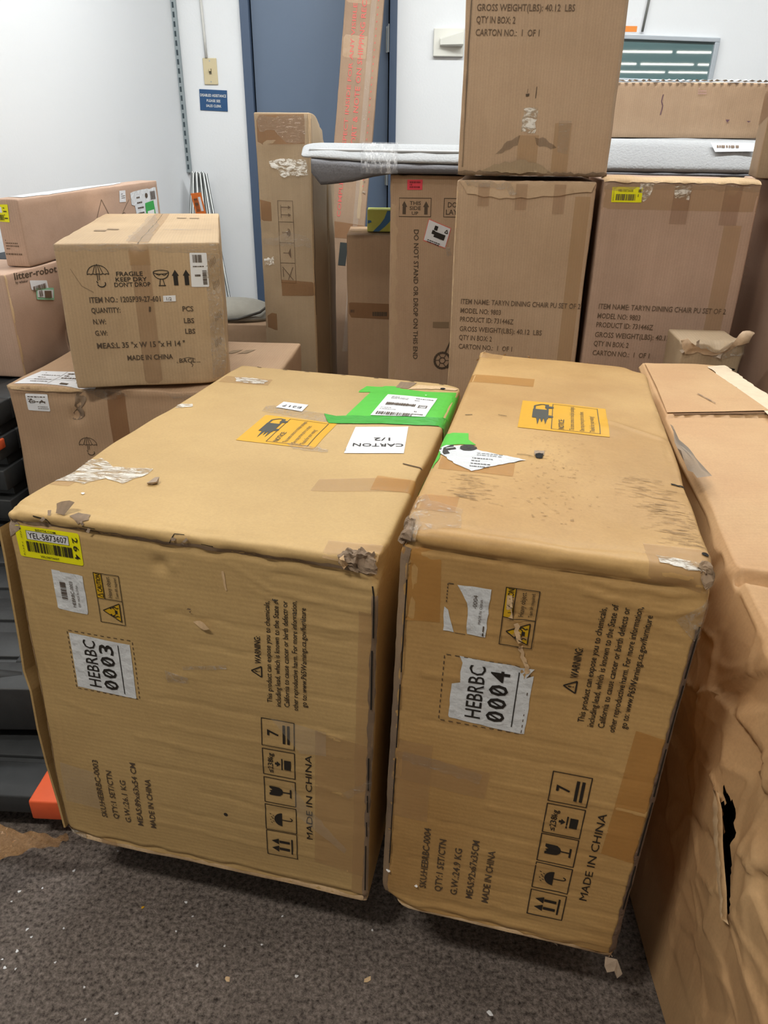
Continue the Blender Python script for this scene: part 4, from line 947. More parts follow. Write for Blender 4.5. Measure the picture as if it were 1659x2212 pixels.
bx.sheet('lifted_tape', 'T', rag_strip(.23, .33, .36, .30, .03, 7, .003, .02), TAPE_STREAK, .0010, .01)
bx.sheet('shrink_film', 'F', ragged([(-.003, .349), (.380, .348), (.382, .318), (.18, .329), (-.003, .330)], .003, .015, 8), TAPE_STREAK, .0010, .008)
bx.sheet('shrink_film', 'F', rag_strip(.355, .01, .360, .32, .035, 9, .002, .02), TAPE_MILK, .0009, .012)
k = Ink()
for (u, v) in ((.357, .295), (.362, .242), (.360, .165), (.355, .10)):
    for i in range(5): k.line([(u + i * .0035 - .006, v + .010 + i * .002), (u + i * .0035 - .004, v - .008 + i * .003)], .0010, step=.006)
k.line([(.03, .29), (.05, .25), (.075, .235)], .0008)
bx.print('scuff_marks', 'F', k, INK_SOFT2, .0013)
for u, v in ((.050, .29), (.078, .33), (.245, .72), (.285, .72)): bx.print('grey_mark', 'T', Ink().rect(u, v, u + .030, v + .030), flat('grey_bar_print', srgb(140, 118, 92), .7), .0012)
k = Ink().line([(.19, .0), (.19, .90)], .0022); bx.print('flap_seam', 'T', k, DARKVOID, .0007)

# ================================================================== carton D: long carton underneath C
D_ = Carton('wide brown carton under the FRAGILE carton with a white form on its top left corner', (-.985, 1.875, .675), (-.07, 0, 0), (.68, .54, .535), KRAFT_D,
            res=.014, r=.008, amp=.0035, seed=41, creases=[('F', [(.0, .518), (.2, .514), (.45, .50), (.68, .49)], .004, -.004), ('F', [(.0, .527), (.68, .525)], .006, .003), ('F', [(.20, .515), (.185, .49), (.175, .465), (.165, .45)], .006, -.006), ('F', [(.19, .515), (.172, .48)], .004, .004)],
            dents=[('F', (.175, .455), .012, -.012), ('T', (.22, .0), .05, -.012), ('T', (.45, .0), .06, -.008)])
bx = D_
f_ = bx.sheet('shipping_form', 'T', [(.0284, .135), (.215, .130), (.230, .0080), (.0177, .0080)], PAPER, .0010, .014, label='white printed form lying across the top corner')
k = Ink().greek(.05, .02, .10, .125, 5, 4, .2).greek(.115, .06, .165, .12, 3, 5, .45).rect(.135, .015, .155, .028).greek(.17, .03, .215, .12, 6, 9, .2).line([(.03, .05), (.20, .055)], .001).line([(.105, .012), (.105, .13)], .001)
bx.print('printed_text', 'T', k, INK_SOFT, .0018, f_)
l_ = bx.sheet('white_label', 'F', rquad([(.0466, .5122), (.1063, .5116), (.1059, .4651), (.0459, .4668)], .003), PAPER, .0012, .012)
bx.print('printed_text', 'F', Ink().greek(.052, .488, .10, .508, 3, 5, .35).greek(.075, .470, .103, .480, 2, 6, .3).text('D A', (.055, .487), (.098, .487), .010, .0), INK_SOFT, .0020, l_)
bx.sheet('packing_tape', 'F', [(.262, .01), (.312, .01), (.312, .537), (.262, .537)], TAPE_DK, .0008, .02)
bx.sheet('torn_patch', 'F', ragged([(.196, .517), (.206, .500), (.190, .478), (.196, .458), (.180, .444), (.160, .446), (.165, .462), (.176, .474), (.178, .500), (.184, .517)], .003, .008, 5), WORN, .0016, .006, label='torn gouge in the front')
bx.sheet('lifted_tape', 'F', ragged([(.18, .535), (.30, .530), (.32, .512), (.26, .500), (.20, .520)], .004, .012, 6), TAPE_MILK, .0020, .008)
bx.sheet('lifted_tape', 'F', ragged([(.42, .525), (.62, .52), (.60, .508), (.44, .508)], .003, .015, 16), TAPE_STREAK, .0020, .008)
bx.sheet('peeled_lip', 'F', rag_strip(.0, .528, .20, .525, .012, 6, .002, .015), KRAFT_IN, .0015, .008)
k = Ink().frame_at((.1650, .345)); m_umbrella(k, .052, True); k.frame_at(); bx.print('handling_symbols', 'F', k, INK_SOFT, .0013)
for u in (.475, .515): bx.print('grey_mark', 'T', Ink().frame_at((u, .375), (.95, .2), (.3, .95)).rect(0, 0, .030, .050), flat('grey_bar_print', srgb(140, 118, 92), .7), .0012)

# ================================================================== E flat pack and F carton beneath it, against the left wall
E_ = Carton('long flat carton lying on edge against the left wall with a triangle scribble', (-1.102, 2.25, 1.096), (-.136, .016, .005), (.07, .95, .18), KRAFT_F,
            res=.015, r=.004, amp=.0022, seed=51, creases=[('R', [(.165, .18), (.13, .0)], .003, -.002), ('R', [(.0, .172), (.95, .174)], .004, .0015), ('R', [(.33, .12), (.45, .16)], .004, .0015)])
bx = E_
k = Ink().line([(.3936, .052), (.4777, .1450), (.5450, .060)], .0022); bx.print('pen_triangle', 'R', k, INK_SOFT, .0012)
k = Ink(); s0 = [(.585, .06), (.60, .085), (.64, .09), (.66, .075), (.65, .06), (.62, .058), (.61, .075), (.64, .10), (.69, .13)]; k.line(s0, .0018); bx.print('pen_scribble', 'R', k, INK_SOFT, .0012)
l_ = bx.sheet('white_label', 'R', [(.6207, .1632), (.6677, .1618), (.6627, .1237), (.6120, .1260)], PAPER, .0012, .014); bx.print('printed_text', 'R', Ink().greek(.63, .135, .66, .155, 3, 4, .3), INK_SOFT, .0022, l_)
l_ = bx.sheet('shipping_label', 'R', ragged([(.7050, .150), (.7300, .153), (.9300, .1560), (.925, .030), (.7359, .035), (.73, .105), (.705, .110)], .002, .02, 5), PAPER_CR, .0012, .014, label='torn white label with a green sticker')
bx.print('printed_text', 'R', Ink().greek(.75, .05, .80, .14, 5, 3, .3).barcode(.87, .115, .915, .145, True, 4, 14).disc((.835, .133), .012, .009), INK_SOFT, .0020, l_)
g_ = bx.sheet('green_sticker', 'R', [(.8144, .1076), (.8914, .1120), (.8990, .0520), (.8134, .0500)], GREEN2, .0022, .014, l_); bx.print('white_panel', 'R', Ink().poly([(.825, .062), (.885, .064), (.885, .080), (.825, .078)]), PAPER, .0032, l_)
y_ = bx.sheet('yellow_sticker', 'F', [(.004, .166), (.0400, .167), (.0360, .1200), (.001, .1218)], YELLOW, .0012, .012); bx.print('printed_text', 'F', Ink().barcode(.004, .125, .022, .140, True, 4, 10).greek(.024, .126, .034, .162, 4, 5, .4), INK, .0022, y_)
bx.print('white_panel', 'F', Ink().poly([(.002, .145), (.020, .145), (.020, .160), (.002, .160)]), PAPER, .0022, y_)
bx.sheet('dust_film', 'T', ragged([(.002, .06), (.066, .04), (.062, .45), (.03, .72), (.004, .78)], .003, .03, 6), PAPER_CR, .0012, .02, label='white paper laid along the top edge')
bx.print('printed_text', 'F', Ink().greek(.01, .045, .05, .075, 4, 7, .4).greek(.005, .03, .06, .038, 1, 8, .5), INK_SOFT2, .0010)
F_ = Carton('reddish brown carton under the flat carton by the left wall, with two small barcode labels', (-1.345, 2.151, .914), (-.136, 0, 0), (.30, .28, .29), KRAFT_F,
            res=.014, r=.006, amp=.002, seed=55, creases=[('R', [(.012, .0), (.012, .29)], .004, -.003)], dents=[('R', (.28, .05), .06, -.012)])
bx = F_
k = Ink().text('litter-robot', (.045, .2685), (.262, .2600), .020, .012).text('by whisker', (.046, .2580), (.106, .2540), .0075, .008); bx.print('printed_text', 'R', k, INK_SOFT, .0010)
l_ = bx.sheet('barcode_label', 'R', rquad([(.1133, .2570), (.1994, .2440), (.2002, .2150), (.1136, .2300)], .003), PAPER, .0012, .014); bx.print('printed_text', 'R', Ink().barcode(.122, .223, .192, .238, True, 8, 18), INK_SOFT2, .0022, l_)
l_ = bx.sheet('barcode_label', 'R', rquad([(.1356, .2320), (.2266, .2180), (.2181, .1829), (.1296, .2000)], .003), flat('pale_green_sticker', srgb(150, 206, 172), .5), .0018, .014)
bx.sheet('white_panel', 'R', [(.140, .2250), (.220, .2130), (.213, .1900), (.135, .2060)], PAPER, .0026, .014, l_); bx.print('printed_text', 'R', Ink().poly([(.170, .198), (.205, .192), (.208, .212), (.173, .218)]).barcode(.145, .205, .162, .222, True, 9, 6), INK_SOFT2, .0036, l_)
bx.sheet('worn_edge', 'R', rag_strip(.006, .0, .006, .29, .010, 5, .001, .02), KRAFT_IN, .0012, .01)
# added carton, its black standing in for the shade in the gap
G0 = Carton('black carton in the dark gap behind the FRAGILE carton', (-1.320, 2.50, .905), (-.136, 0, 0), (.34, .18, .905), flat('gap_shade_black', srgb(44, 48, 54), .7, noise=.1), res=.05, r=.005, seed=56)  # fills the gap

# ================================================================== pallets
def pallet(label, loc, rz, w, d, h, group=None, seed=0, t_=.045):
    t = thing('plastic_pallet', label, 'pallet', loc, (0, 0, rz), group)
    mb = MB(); nb = 7; MB().box((.08, .07, h - t_ + .004), (w - .08, d - .07, h - .013), .003).build('deck', PLASTIC_BK, t, True)
    mb.box((0, 0, h - t_), (w, .09, h), .004).box((0, d - .09, h - t_), (w, d, h), .004).box((0, .09, h - t_), (.10, d - .09, h), .004).box((w - .10, .09, h - t_), (w, d - .09, h), .004)
    mb.build('deck_rim', PLASTIC_BK, t, True)
    n = max(3, int((d - .18) / .12))
    for i in range(n):
        y = .09 + (d - .18) * (i + .5) / n - .035
        MB().box((.095, y - .01, h - .020), (w - .095, y + .08, h - .005), .003).build('deck_slat', PLASTIC_BK, t, True)
    for x in (.06, w / 2, w - .06):
        for y in (.10, d / 2, d - .10):
            MB().add([(x - .05, y - .06, 0), (x + .05, y - .06, 0), (x + .05, y + .06, 0), (x - .05, y + .06, 0), (x - .035, y - .045, h - .03), (x + .035, y - .045, h - .03), (x + .035, y + .045, h - .03), (x - .035, y + .045, h - .03)][::1],
                     [(0, 3, 2, 1), (4, 5, 6, 7), (0, 1, 5, 4), (1, 2, 6, 5), (2, 3, 7, 6), (3, 0, 4, 7)]).build('foot', PLASTIC_BK, t)
    return t
def orange_block(t, a, b): return MB().box(a, b, .004).build('corner_block', ORANGE, t, True, label='orange corner block')
P1 = pallet('black plastic pallet with an orange corner block, under the two big front cartons', (-1.02, 1.06, .0), -.05, 1.43, 1.10, .106)
orange_block(P1, (.345, -.012, .060), (.46, .11, .108))
orange_block(P1, (1.35, -.005, .056), (1.435, .09, .1065))
# rounded black tray with ribs at the left of carton A
P3 = pallet('upside down black plastic pallet lying left of the big front carton', (-1.45, 1.20, .1080), .0, .76, .60, .13, t_=.11)
MB().tube([(.10, .05, .108), (.40, .04, .120), (.70, .05, .110)], [.03, .04, .02], 12).build('rounded_lip', PLASTIC_BK, P3, True)
MB().tube([(.70, .05, .09), (.71, .30, .105), (.70, .56, .09)], [.03, .035, .03], 12).build('rounded_lip', PLASTIC_BK, P3, True)
for i in range(7):
    t = pallet(('lowest', 'second lowest', 'third lowest', 'middle', 'third highest', 'second highest', 'topmost')[i] + ' black plastic pallet in the stack beside the left carton pile', (-1.42, 1.90, .0015 + .0885 * i), -.136, .395, .50, .0868, t_=.06)
    if i in (1, 5, 6): orange_block(t, (.30, -.004, .056), (.399, .03, .0842))
PH = pallet('black plastic pallet on the floor under the dining chair cartons', (.11, 2.25, .001), -.15, .92, .48, .13)
PH2 = Carton('low brown carton at the bottom of the dining chair carton stack', (.12, 2.25, .346), (-.15, 0, 0), (.94, .48, .211), KRAFT_E, res=.05, r=.005, seed=3)

# ================================================================== dining chair cartons
def chair_carton(label, p, yaw, w, seed, mat, K=None, dz=0.0, lines=True, tilt=0):
    bx = Carton(label, p, (yaw, tilt, 0), (w, .45 if not K else .42, .807), mat, group='dining chair cartons', res=.014, r=.005, amp=.0022, seed=seed,
                creases=[('F', [(.0, .79), (w, .788)], .004, -.002), ('F', [(.006, .0), (.009, .79)], .0035, -.0022), ('F', [(w - .03, .0), (w - .028, .79)], .003, .001)])
    k = Ink(); V0 = .3318 - .0 
    rows = (('ITEM NAME: TARYN DINING CHAIR PU SET OF 2', .472 - .004, .3520), ('MODEL NO: 9803', .4410, .1210), ('PRODUCT ID: 731446Z', .4150, .1610), ('GROSS WEIGHT(LBS): 40.12  LBS', .3860, .2480), ('QTY IN BOX: 2', .3600, .1000), ('CARTON NO.:  1  OF 1', .3320, .1640))
    for t, v, wd in rows:
        k.text(t, (.0285, v - .002), (.0285 + wd, v - .004), .0155, .010)
    bx.print('printed_text', 'F', k, INK_SOFT2, .0012)
    return bx
H1 = chair_carton('dining chair carton standing right under the tallest carton, with a torn upper flap', (.197, 2.3, 1.156), -.15, .384, 61, KRAFT_E)
bx = H1
bx.sheet('torn_flap', 'F', ragged([(.004, .805), (.382, .806), (.372, .782), (.31, .776), (.22, .765), (.12, .760), (.03, .772)], .003, .02, 5), KRAFT_G, .0030, .012, label='torn pale upper flap')
for u in (.060, .165, .270): bx.sheet('tape_mark', 'F', [(u, .745 - u * .08), (u + .032, .745 - u * .08), (u + .032, .800), (u, .800)], TAPE_CF, .0040, .02)
bx.sheet('packing_tape', 'F', [(.33, .02), (.372, .02), (.372, .77), (.33, .77)], TAPE_BR2, .0008, .03)
bx.sheet('lifted_tape', 'F', ragged([(.02, .804), (.15, .80), (.16, .786), (.17, .772), (.15, .768), (.14, .785), (.03, .792)], .003, .012, 5), TAPE_MILK, .0050, .01)
bx.sheet('side_strip', 'F', rag_strip(-.002, .02, -.002, .79, .012, 6, .001, .03), KRAFT_IN, .0010, .02)
H2 = chair_carton('dining chair carton with a yellow sticker at its top left, right of its twin', (.59, 2.215, 1.162), -.15, .406, 62, KRAFT_F)
bx = H2
y_ = bx.sheet('yellow_sticker', 'F', [(.0223, .7915), (.1027, .7920), (.1039, .7535), (.0241, .7530)], YELLOW, .0016, .014)
bx.print('printed_text', 'F', Ink().text('YEL-5873608', (.038, .7795), (.078, .7795), .0065).barcode(.034, .758, .086, .774, True, 6, 20).greek(.026, .757, .030, .785, 6, 3, .4, True).greek(.092, .765, .100, .788, 2, 3, .6), INK_SOFT, .0026, y_)
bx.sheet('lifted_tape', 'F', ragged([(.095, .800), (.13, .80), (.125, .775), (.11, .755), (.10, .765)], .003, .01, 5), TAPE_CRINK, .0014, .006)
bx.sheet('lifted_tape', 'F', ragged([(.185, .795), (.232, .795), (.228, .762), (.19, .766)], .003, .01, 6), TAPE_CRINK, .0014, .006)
bx.sheet('shrink_film', 'F', ragged([(.0, .806), (.405, .806), (.405, .785), (.2, .787), (.0, .786)], .003, .02, 8), TAPE_STREAK, .0012, .01)
bx.sheet('packing_tape', 'F', [(.0, .735), (.405, .735), (.405, .80), (.0, .80)], TAPE_BR2, .0008, .03)
for u in (.185, .315): bx.sheet('tape_mark', 'F', [(u, .70), (u + .045, .70), (u + .045, .80), (u, .80)], TAPE_CF, .0012, .02)
bx.sheet('top_lip', 'T', ragged([(.0, -.004), (.405, -.004), (.405, .05), (.0, .05)], .002, .012, 6), KRAFT_IN, .0030, .01, lift=lambda u, v: .14 * max(0, v) + .0015 * math.sin(u * 40), label='cream lip of the top flap')
bx.sheet('packing_tape', 'F', [(.33, .02), (.376, .02), (.376, .70), (.33, .70)], TAPE_BR2, .0009, .03)
K_ = chair_carton('dining chair carton stacked highest, cut off by the top of the picture', (.196, 2.29, 1.977), -.10, .409, 63, KRAFT_E, K=True)
bx = K_
bx.sheet('lifted_tape', 'F', ragged([(.168, .165), (.205, .165), (.203, .105), (.165, .108)], .003, .008, 5), TAPE_CRINK, .0012, .005)
bx.sheet('lifted_tape', 'F', ragged([(.265, .135), (.298, .135), (.296, .055), (.268, .06)], .002, .01, 6), TAPE_STREAK, .0012, .008)
bx.sheet('packing_tape', 'F', [(.16, -.004), (.215, -.004), (.215, .10), (.16, .10)], TAPE_BR2, .0008, .02)
bx.sheet('packing_tape', 'F', [(.255, .0), (.30, .0), (.30, .13), (.255, .13)], TAPE_BR2, .0008, .02)
SCUFF = flat('dark_scuff', srgb(112, 90, 70), .8, noise=.3, scale=60)
bx.sheet('scuff_mark', 'F', ragged([(.10, .052), (.13, .085), (.165, .100), (.160, .075), (.12, .055)], .003, .01, 7), tape('scuff_film', srgb(90, 74, 60), .30, .8, .1), .0014, .01)
bx.sheet('scuff_mark', 'F', ragged([(.205, .095), (.235, .092), (.265, .070), (.25, .066), (.21, .078)], .003, .01, 8), tape('scuff_film2', srgb(84, 72, 62), .30, .8, .1), .0014, .01)
bx.sheet('torn_flap', 'F', ragged([(.06, .008), (.10, .028), (.17, .040), (.22, .030), (.27, .006)], .003, .012, 9), KRAFT_H, .0020, .008, lift=lambda u, v: .006 * math.exp(-((u - .17) / .05) ** 2), label='bulging torn bottom flap')
k = Ink().poly([(.170, .198), (.180, .199), (.179, .193), (.171, .192)]).line([(.198, .215), (.197, .188)], .0018, step=.006).line([(.175, .21), (.174, .20)], .001)
bx.print('surface_cuts', 'F', k, INK_SOFT, .0014)
bx.sheet('crushed_edge', 'F', rag_strip(.0, .003, .41, .002, .012, 10, .004, .010), WORN, .0026, .006)
bx.sheet('side_strip', 'F', rag_strip(.012, .02, .014, .80, .004, 11, .001, .03), WORN, .0008, .02)
bx.sheet('side_strip', 'F', rag_strip(.404, .01, .404, .80, .006, 12, .001, .03), TAPE_CL, .0012, .02)

# ================================================================== tall narrow cartons by the door
P_ = Carton('tall narrow carton standing in front of the left side of the blue door', (-.511, 3.2, 1.349), (-.2, 0, 0), (.22, .22, 1.349), KRAFT_H,
            res=.02, r=.004, amp=.0025, seed=71, creases=[('F', [(.0, .93), (.22, .93)], .004, -.003), ('F', [(.0, 1.25), (.22, 1.235)], .004, .002)],
            crush=[((.22, .22, 1.349), .10, (-.01, -.02, -.055), .004)])
bx = P_
def pallet_icons(k, u0, u1, vt, vb):
    n = 4; s = (vt - vb) / n
    for i in range(n): k.frame(u0, vb + s * i, u1, vb + s * (i + 1), .0018)
    m = (u0 + u1) / 2
    k.line([(u0 + .012, vt - s * .30), (u1 - .016, vt - s * .30)], .003).line([(u0 + .012, vt - s * .66), (u1 - .016, vt - s * .66)], .003).line([(u0 + .012, vt - s * .2), (u0 + .012, vt - s * .8)], .002)
    for f in (.30, .66): k.poly([(u1 - .020, vt - s * (f - .08)), (u1 - .008, vt - s * f), (u1 - .020, vt - s * (f + .08))])
    k.disc((u1 - .022, vt - s * 1.5), .008, .014); k.line([(u0 + .012, vt - s * 1.5), (u1 - .02, vt - s * 1.5)], .003)
    k.poly([(u1 - .028, vt - s * 2.5), (u1 - .016, vt - s * 2.25), (u1 - .016, vt - s * 2.75)]); k.line([(u0 + .014, vt - s * 2.5), (u1 - .02, vt - s * 2.5)], .0024)
    k.line([(u0 + .008, vt - s * 3.2), (u1 - .01, vt - s * 3.85)], .003).line([(u1 - .01, vt - s * 3.2), (u0 + .03, vt - s * 3.85)], .003).line([(u0 + .01, vt - s * 3.3), (u0 + .01, vt - s * 3.7)], .003)
k = Ink(); pallet_icons(k, .078, .140, 1.042, .728); bx.print('handling_symbols', 'F', k, INK_SOFT2, .0012)
bx.sheet('crinkled_tape', 'F', ragged([(.05, 1.182), (.12, 1.192), (.200, 1.190), (.208, 1.135), (.10, 1.128), (.085, 1.150), (.06, 1.160)], .004, .012, 5), TAPE_CRINK, .0014, .008, label='white crinkled tape residue')
bx.sheet('crinkled_tape', 'F', ragged([(.01, 1.335), (.21, 1.340), (.20, 1.25), (.13, 1.245), (.08, 1.29), (.02, 1.285)], .005, .015, 6), TAPE_STREAK, .0014, .008)
bx.sheet('packing_tape', 'F', [(-.002, 1.24), (.222, 1.245), (.222, 1.345), (-.002, 1.342)], TAPE_DK, .0008, .03)
bx.sheet('packing_tape', 'F', [(.0, .965), (.05, .965), (.05, 1.035), (.0, 1.045)], TAPE_DK, .0008, .03)
bx.sheet('crinkled_tape', 'F', ragged([(.005, .90), (.07, .905), (.11, .93), (.19, .915), (.21, .90), (.21, .87), (.12, .875), (.06, .875), (.01, .87)], .004, .012, 7), TAPE_STREAK, .0014, .008)
bx.sheet('crinkled_tape', 'F', ragged([(.008, .82), (.05, .83), (.052, .80), (.012, .795)], .003, .01, 8), TAPE_CRINK, .0014, .008)
bx.sheet('packing_tape', 'F', [(.078, .675), (.222, .680), (.222, .735), (.078, .74)], TAPE_DK, .0016, .03)
bx.sheet('packing_tape', 'F', [(.0, .535), (.05, .53), (.05, .60), (.0, .605)], TAPE_DK, .0008, .03)
bx.sheet('worn_edge', 'F', rag_strip(.221, .05, .221, 1.345, .010, 9, .001, .03), KRAFT_IN, .0012, .02)
bx.sheet('dark_edge', 'R', rag_strip(.012, .6, .012, 1.33, .012, 10, .002, .03), WORN, .0010, .02)
S_ = Carton('narrow carton behind the tall narrow carton, wrapped with a dark tape band', (-.335, 3.43, 1.20), (-.12, 0, 0), (.085, .14, 1.20), KRAFT_H, res=.03, r=.004, amp=.002, seed=73)
bx = S_
bx.sheet('packing_tape', 'F', [(-.002, .86), (.087, .86), (.087, .92), (-.002, .925)], TAPE_DK, .0010, .03)
bx.sheet('packing_tape', 'F', [(.03, .2), (.06, .2), (.06, 1.19), (.03, 1.19)], TAPE_BR2, .0009, .03)
# long carton leaning on the door
KRAFT_R = card('kraft_drab', srgb(150, 124, 100), srgb(138, 112, 90), dirt=.10, flute='X', seed=41.0, fl=.02)
R_ = Carton('very long carton leaning against the door with red printing', (0, 0, 2.40), (0, 0, 0), (.185, .075, 2.40), KRAFT_R, res=.03, r=.004, amp=.002, seed=75,
            creases=[('F', [(.135, .0), (.135, 2.4)], .004, -.002), ('F', [(.0, 1.52), (.18, 1.50)], .004, .003)])
R_.root.rotation_euler = Matrix.Rotation(.083, 3, 'Y').to_3x3().to_4x4().to_euler()
R_.root.rotation_euler = (Matrix.Rotation(-.288, 3, 'X') @ Matrix.Rotation(.083, 3, 'Y')).to_euler(); R_.root.location = (-.372, 3.700, .018)
bx = R_
k = Ink(); rot_frame(k, .060, 0); k.text('COMPLETELY INSPECT INSIDE FOR ANY VISIBLE DAMAGE', (.95, 0), (2.12, 0), .019, .008); rot_frame(k, .105, 0); k.text('REPORT & NOTE ON SHIPPING RECEIPT', (1.22, 0), (2.02, 0), .024, .01); k.frame_at()
for i in range(40): k.line([(.158, 1.1 + i * .031), (.160, 1.1 + i * .031 + .008)], .004)
bx.print('printed_text', 'F', k, INK_RED, .0014)
bx.sheet('packing_tape', 'F', [(.125, .3), (.150, .3), (.150, 2.38), (.125, 2.38)], TAPE_CL, .0010, .05)
for a in (1.68, 1.92): bx.sheet('packing_tape', 'F', [(-.002, a), (.12, a), (.12, a + .10), (-.002, a + .10)], TAPE_BR2, .0010, .03)
bx.sheet('torn_patch', 'F', ragged([(.085, 1.27), (.11, 1.33), (.125, 1.30), (.12, 1.24), (.095, 1.22)], .004, .012, 6), WORN, .0016, .01)
bx.sheet('white_label', 'F', [(.035, .42), (.085, .41), (.075, .30), (.045, .29)], PAPER, .0014, .02, label='narrow white label near its foot')
bx.sheet('dark_label', 'F', [(.070, .83), (.110, .83), (.105, .72), (.068, .72)], flat('black_label', srgb(40, 44, 42), .5), .0014, .02, label='small black label')
bx.sheet('packing_tape', 'F', [(.0, .85), (.185, .85), (.185, .92), (.0, .93)], TAPE_DK, .0012, .03)
bx.sheet('worn_edge', 'F', rag_strip(.150, .95, .150, 1.25, .014, 9, .003, .03), KRAFT_H, .0012, .03)
crumple_flaps(bx, 'F', [(.165, 1.12), (.16, 1.08), (.10, 1.28), (.11, 1.26)], GREYTORN, 4, .02)

# T carton with tape band, U blue and yellow box, V bicycle carton
T_ = Carton('plain upright brown carton with a printed tape band, below the small blue and yellow box', (-.17, 3.3, .906), (0, 0, 0), (.42, .35, .906), KRAFT_D, res=.03, r=.005, amp=.002, seed=77)
bx = T_
bx.sheet('packing_tape', 'F', [(-.002, .565), (.422, .548), (.422, .618), (-.002, .630)], TAPE_DK, .0010, .03)
bx.print('printed_text', 'F', Ink().greek(.015, .585, .075, .600, 1, 7, .8).greek(.11, .570, .175, .592, 1, 9, .8), INK_SOFT, .0018)
bx.sheet('packing_tape', 'T', [(-.03, .10), (.42, .10), (.42, .17), (-.03, .17)], TAPE_BR2, .0010, .03)
U_ = thing('snack_box', 'small yellow box with a blue swoosh on top of the plain upright carton', 'box', (-.085, 3.40, .909))
MB().box((0, 0, 0), (.16, .12, .088), .003).build('box_body', flat('lime_yellow_print', srgb(240, 246, 130), .5, noise=.04), U_)
BL = flat('blue_print', srgb(92, 152, 214), .5)
mesh_obj('blue_swoosh', [(.024, -.0006, .001), (.050, -.0006, .001), (.075, -.0006, .020), (.095, -.0006, .040), (.118, -.0006, .084), (.085, -.0006, .084), (.073, -.0006, .054), (.055, -.0006, .030)], [(0, 1, 2, 7), (7, 2, 3, 6), (6, 3, 4, 5)], BL, U_)
mesh_obj('blue_patch', [(.002, -.0006, .032), (.018, -.0006, .038), (.016, -.0006, .045), (.002, -.0006, .046)], [(0, 1, 2, 3)], BL, U_)
V_ = Carton('wide bicycle carton marked THIS SIDE UP standing under the grey sofa', (.012, 2.95, 1.146), (0, 0, 0), (1.25, .2, 1.146), KRAFT_E, res=.02, r=.005, amp=.0025, seed=79,
            creases=[('F', [(.036, .0), (.038, .5), (.036, 1.14)], .004, -.004), ('F', [(.05, 1.15), (.02, 1.09), (.0, 1.04)], .006, -.005), ('F', [(.035, 1.15), (.012, 1.11), (.0, 1.09)], .006, .004)])
bx = V_
k = Ink().frame(.032, 1.007, .148, 1.070, .0022)
for cx in (.050, .130): k.poly([(cx - .011, 1.040), (cx + .011, 1.040), (cx, 1.060)]); k.poly([(cx - .006, 1.015), (cx + .006, 1.015), (cx + .006, 1.041), (cx - .006, 1.041)])
k.text('THIS', (.070, 1.047), (.111, 1.047), .013, .012).text('SIDE', (.070, 1.030), (.111, 1.030), .013, .012).text('UP', (.078, 1.013), (.102, 1.013), .012, .012)
k.frame(.196, 1.007, .33, 1.070, .0022).text('DO NOT', (.210, 1.040), (.30, 1.040), .018, .012).text('LAY FLAT', (.204, 1.015), (.31, 1.015), .018, .012)
k.frame_at((.0880, .962), (.02, -1), (1, .0)).text('DO NOT STAND OR DROP ON THIS END', (0, 0), (.487, 0), .0185, .012); k.frame_at()
k.arc((.2150, .470), .031, .032, 0, 2 * PI, .009, 22).arc((.2150, .470), .012, .012, 0, 2 * PI, .004, 12)
for q in range(6): k.line([(.215 + .012 * math.cos(q), .47 + .012 * math.sin(q)), (.215 + .028 * math.cos(q * 1.05), .47 + .028 * math.sin(q * 1.05))], .003)
k.line([(.225, .50), (.25, .56), (.27, .57)], .007).line([(.235, .44), (.29, .47)], .006)
bx.print('printed_text', 'F', k, INK_SOFT, .0014)
bx.print('faint_bar', 'F', Ink().rect(.1713, .600, .235, .623), flat('grey_bar_print', srgb(140, 118, 92), .7), .0014)
s_ = bx.sheet('red_rim_label', 'F', [(.1413, 1.0009), (.2268, .9680), (.2077, .8959), (.1233, .9230)], flat('salmon_rim', srgb(222, 120, 108), .5), .0014, .02, label='white label with a thin red rim, stuck on askew')
bx.sheet('white_panel', 'F', [(.1430, .9970), (.2235, .9660), (.2060, .8995), (.1260, .9260)], PAPER, .0020, .02, s_)
k = Ink().frame_at((.148, .930), (.93, -.33), (.30, .93)).rect(.003, .036, .016, .052).rect(.010, .012, .052, .032).rect(-.001, .020, .010, .034).line([(.045, .040), (.057, .040), (.051, .052)], .003, closed=True).greek(-.008, -.014, .045, -.002, 2, 4, .5); k.frame_at(); bx.print('printed_text', 'F', k, INK, .0032, s_)
bx.sheet('pink_sticker', 'F', [(.0594, 1.1314), (.1147, 1.1320), (.1141, 1.0981), (.0594, 1.0975)], flat('pink_sticker', srgb(232, 74, 92), .5), .0014, .02)
bx.print('printed_text', 'F', Ink().greek(.068, 1.103, .107, 1.127, 3, 5, .7), flat('dark_red_ink', srgb(150, 40, 54), .5), .0022)
bx.sheet('grey_tape_scrap', 'F', ragged([(.205, .905), (.225, .900), (.235, .872), (.215, .868)], .002, .01, 4), TAPE_MILK, .0020, .008)
bx.sheet('worn_edge', 'F', rag_strip(.018, .03, .018, 1.05, .032, 9, .002, .03), KRAFT_G, .0008, .03)

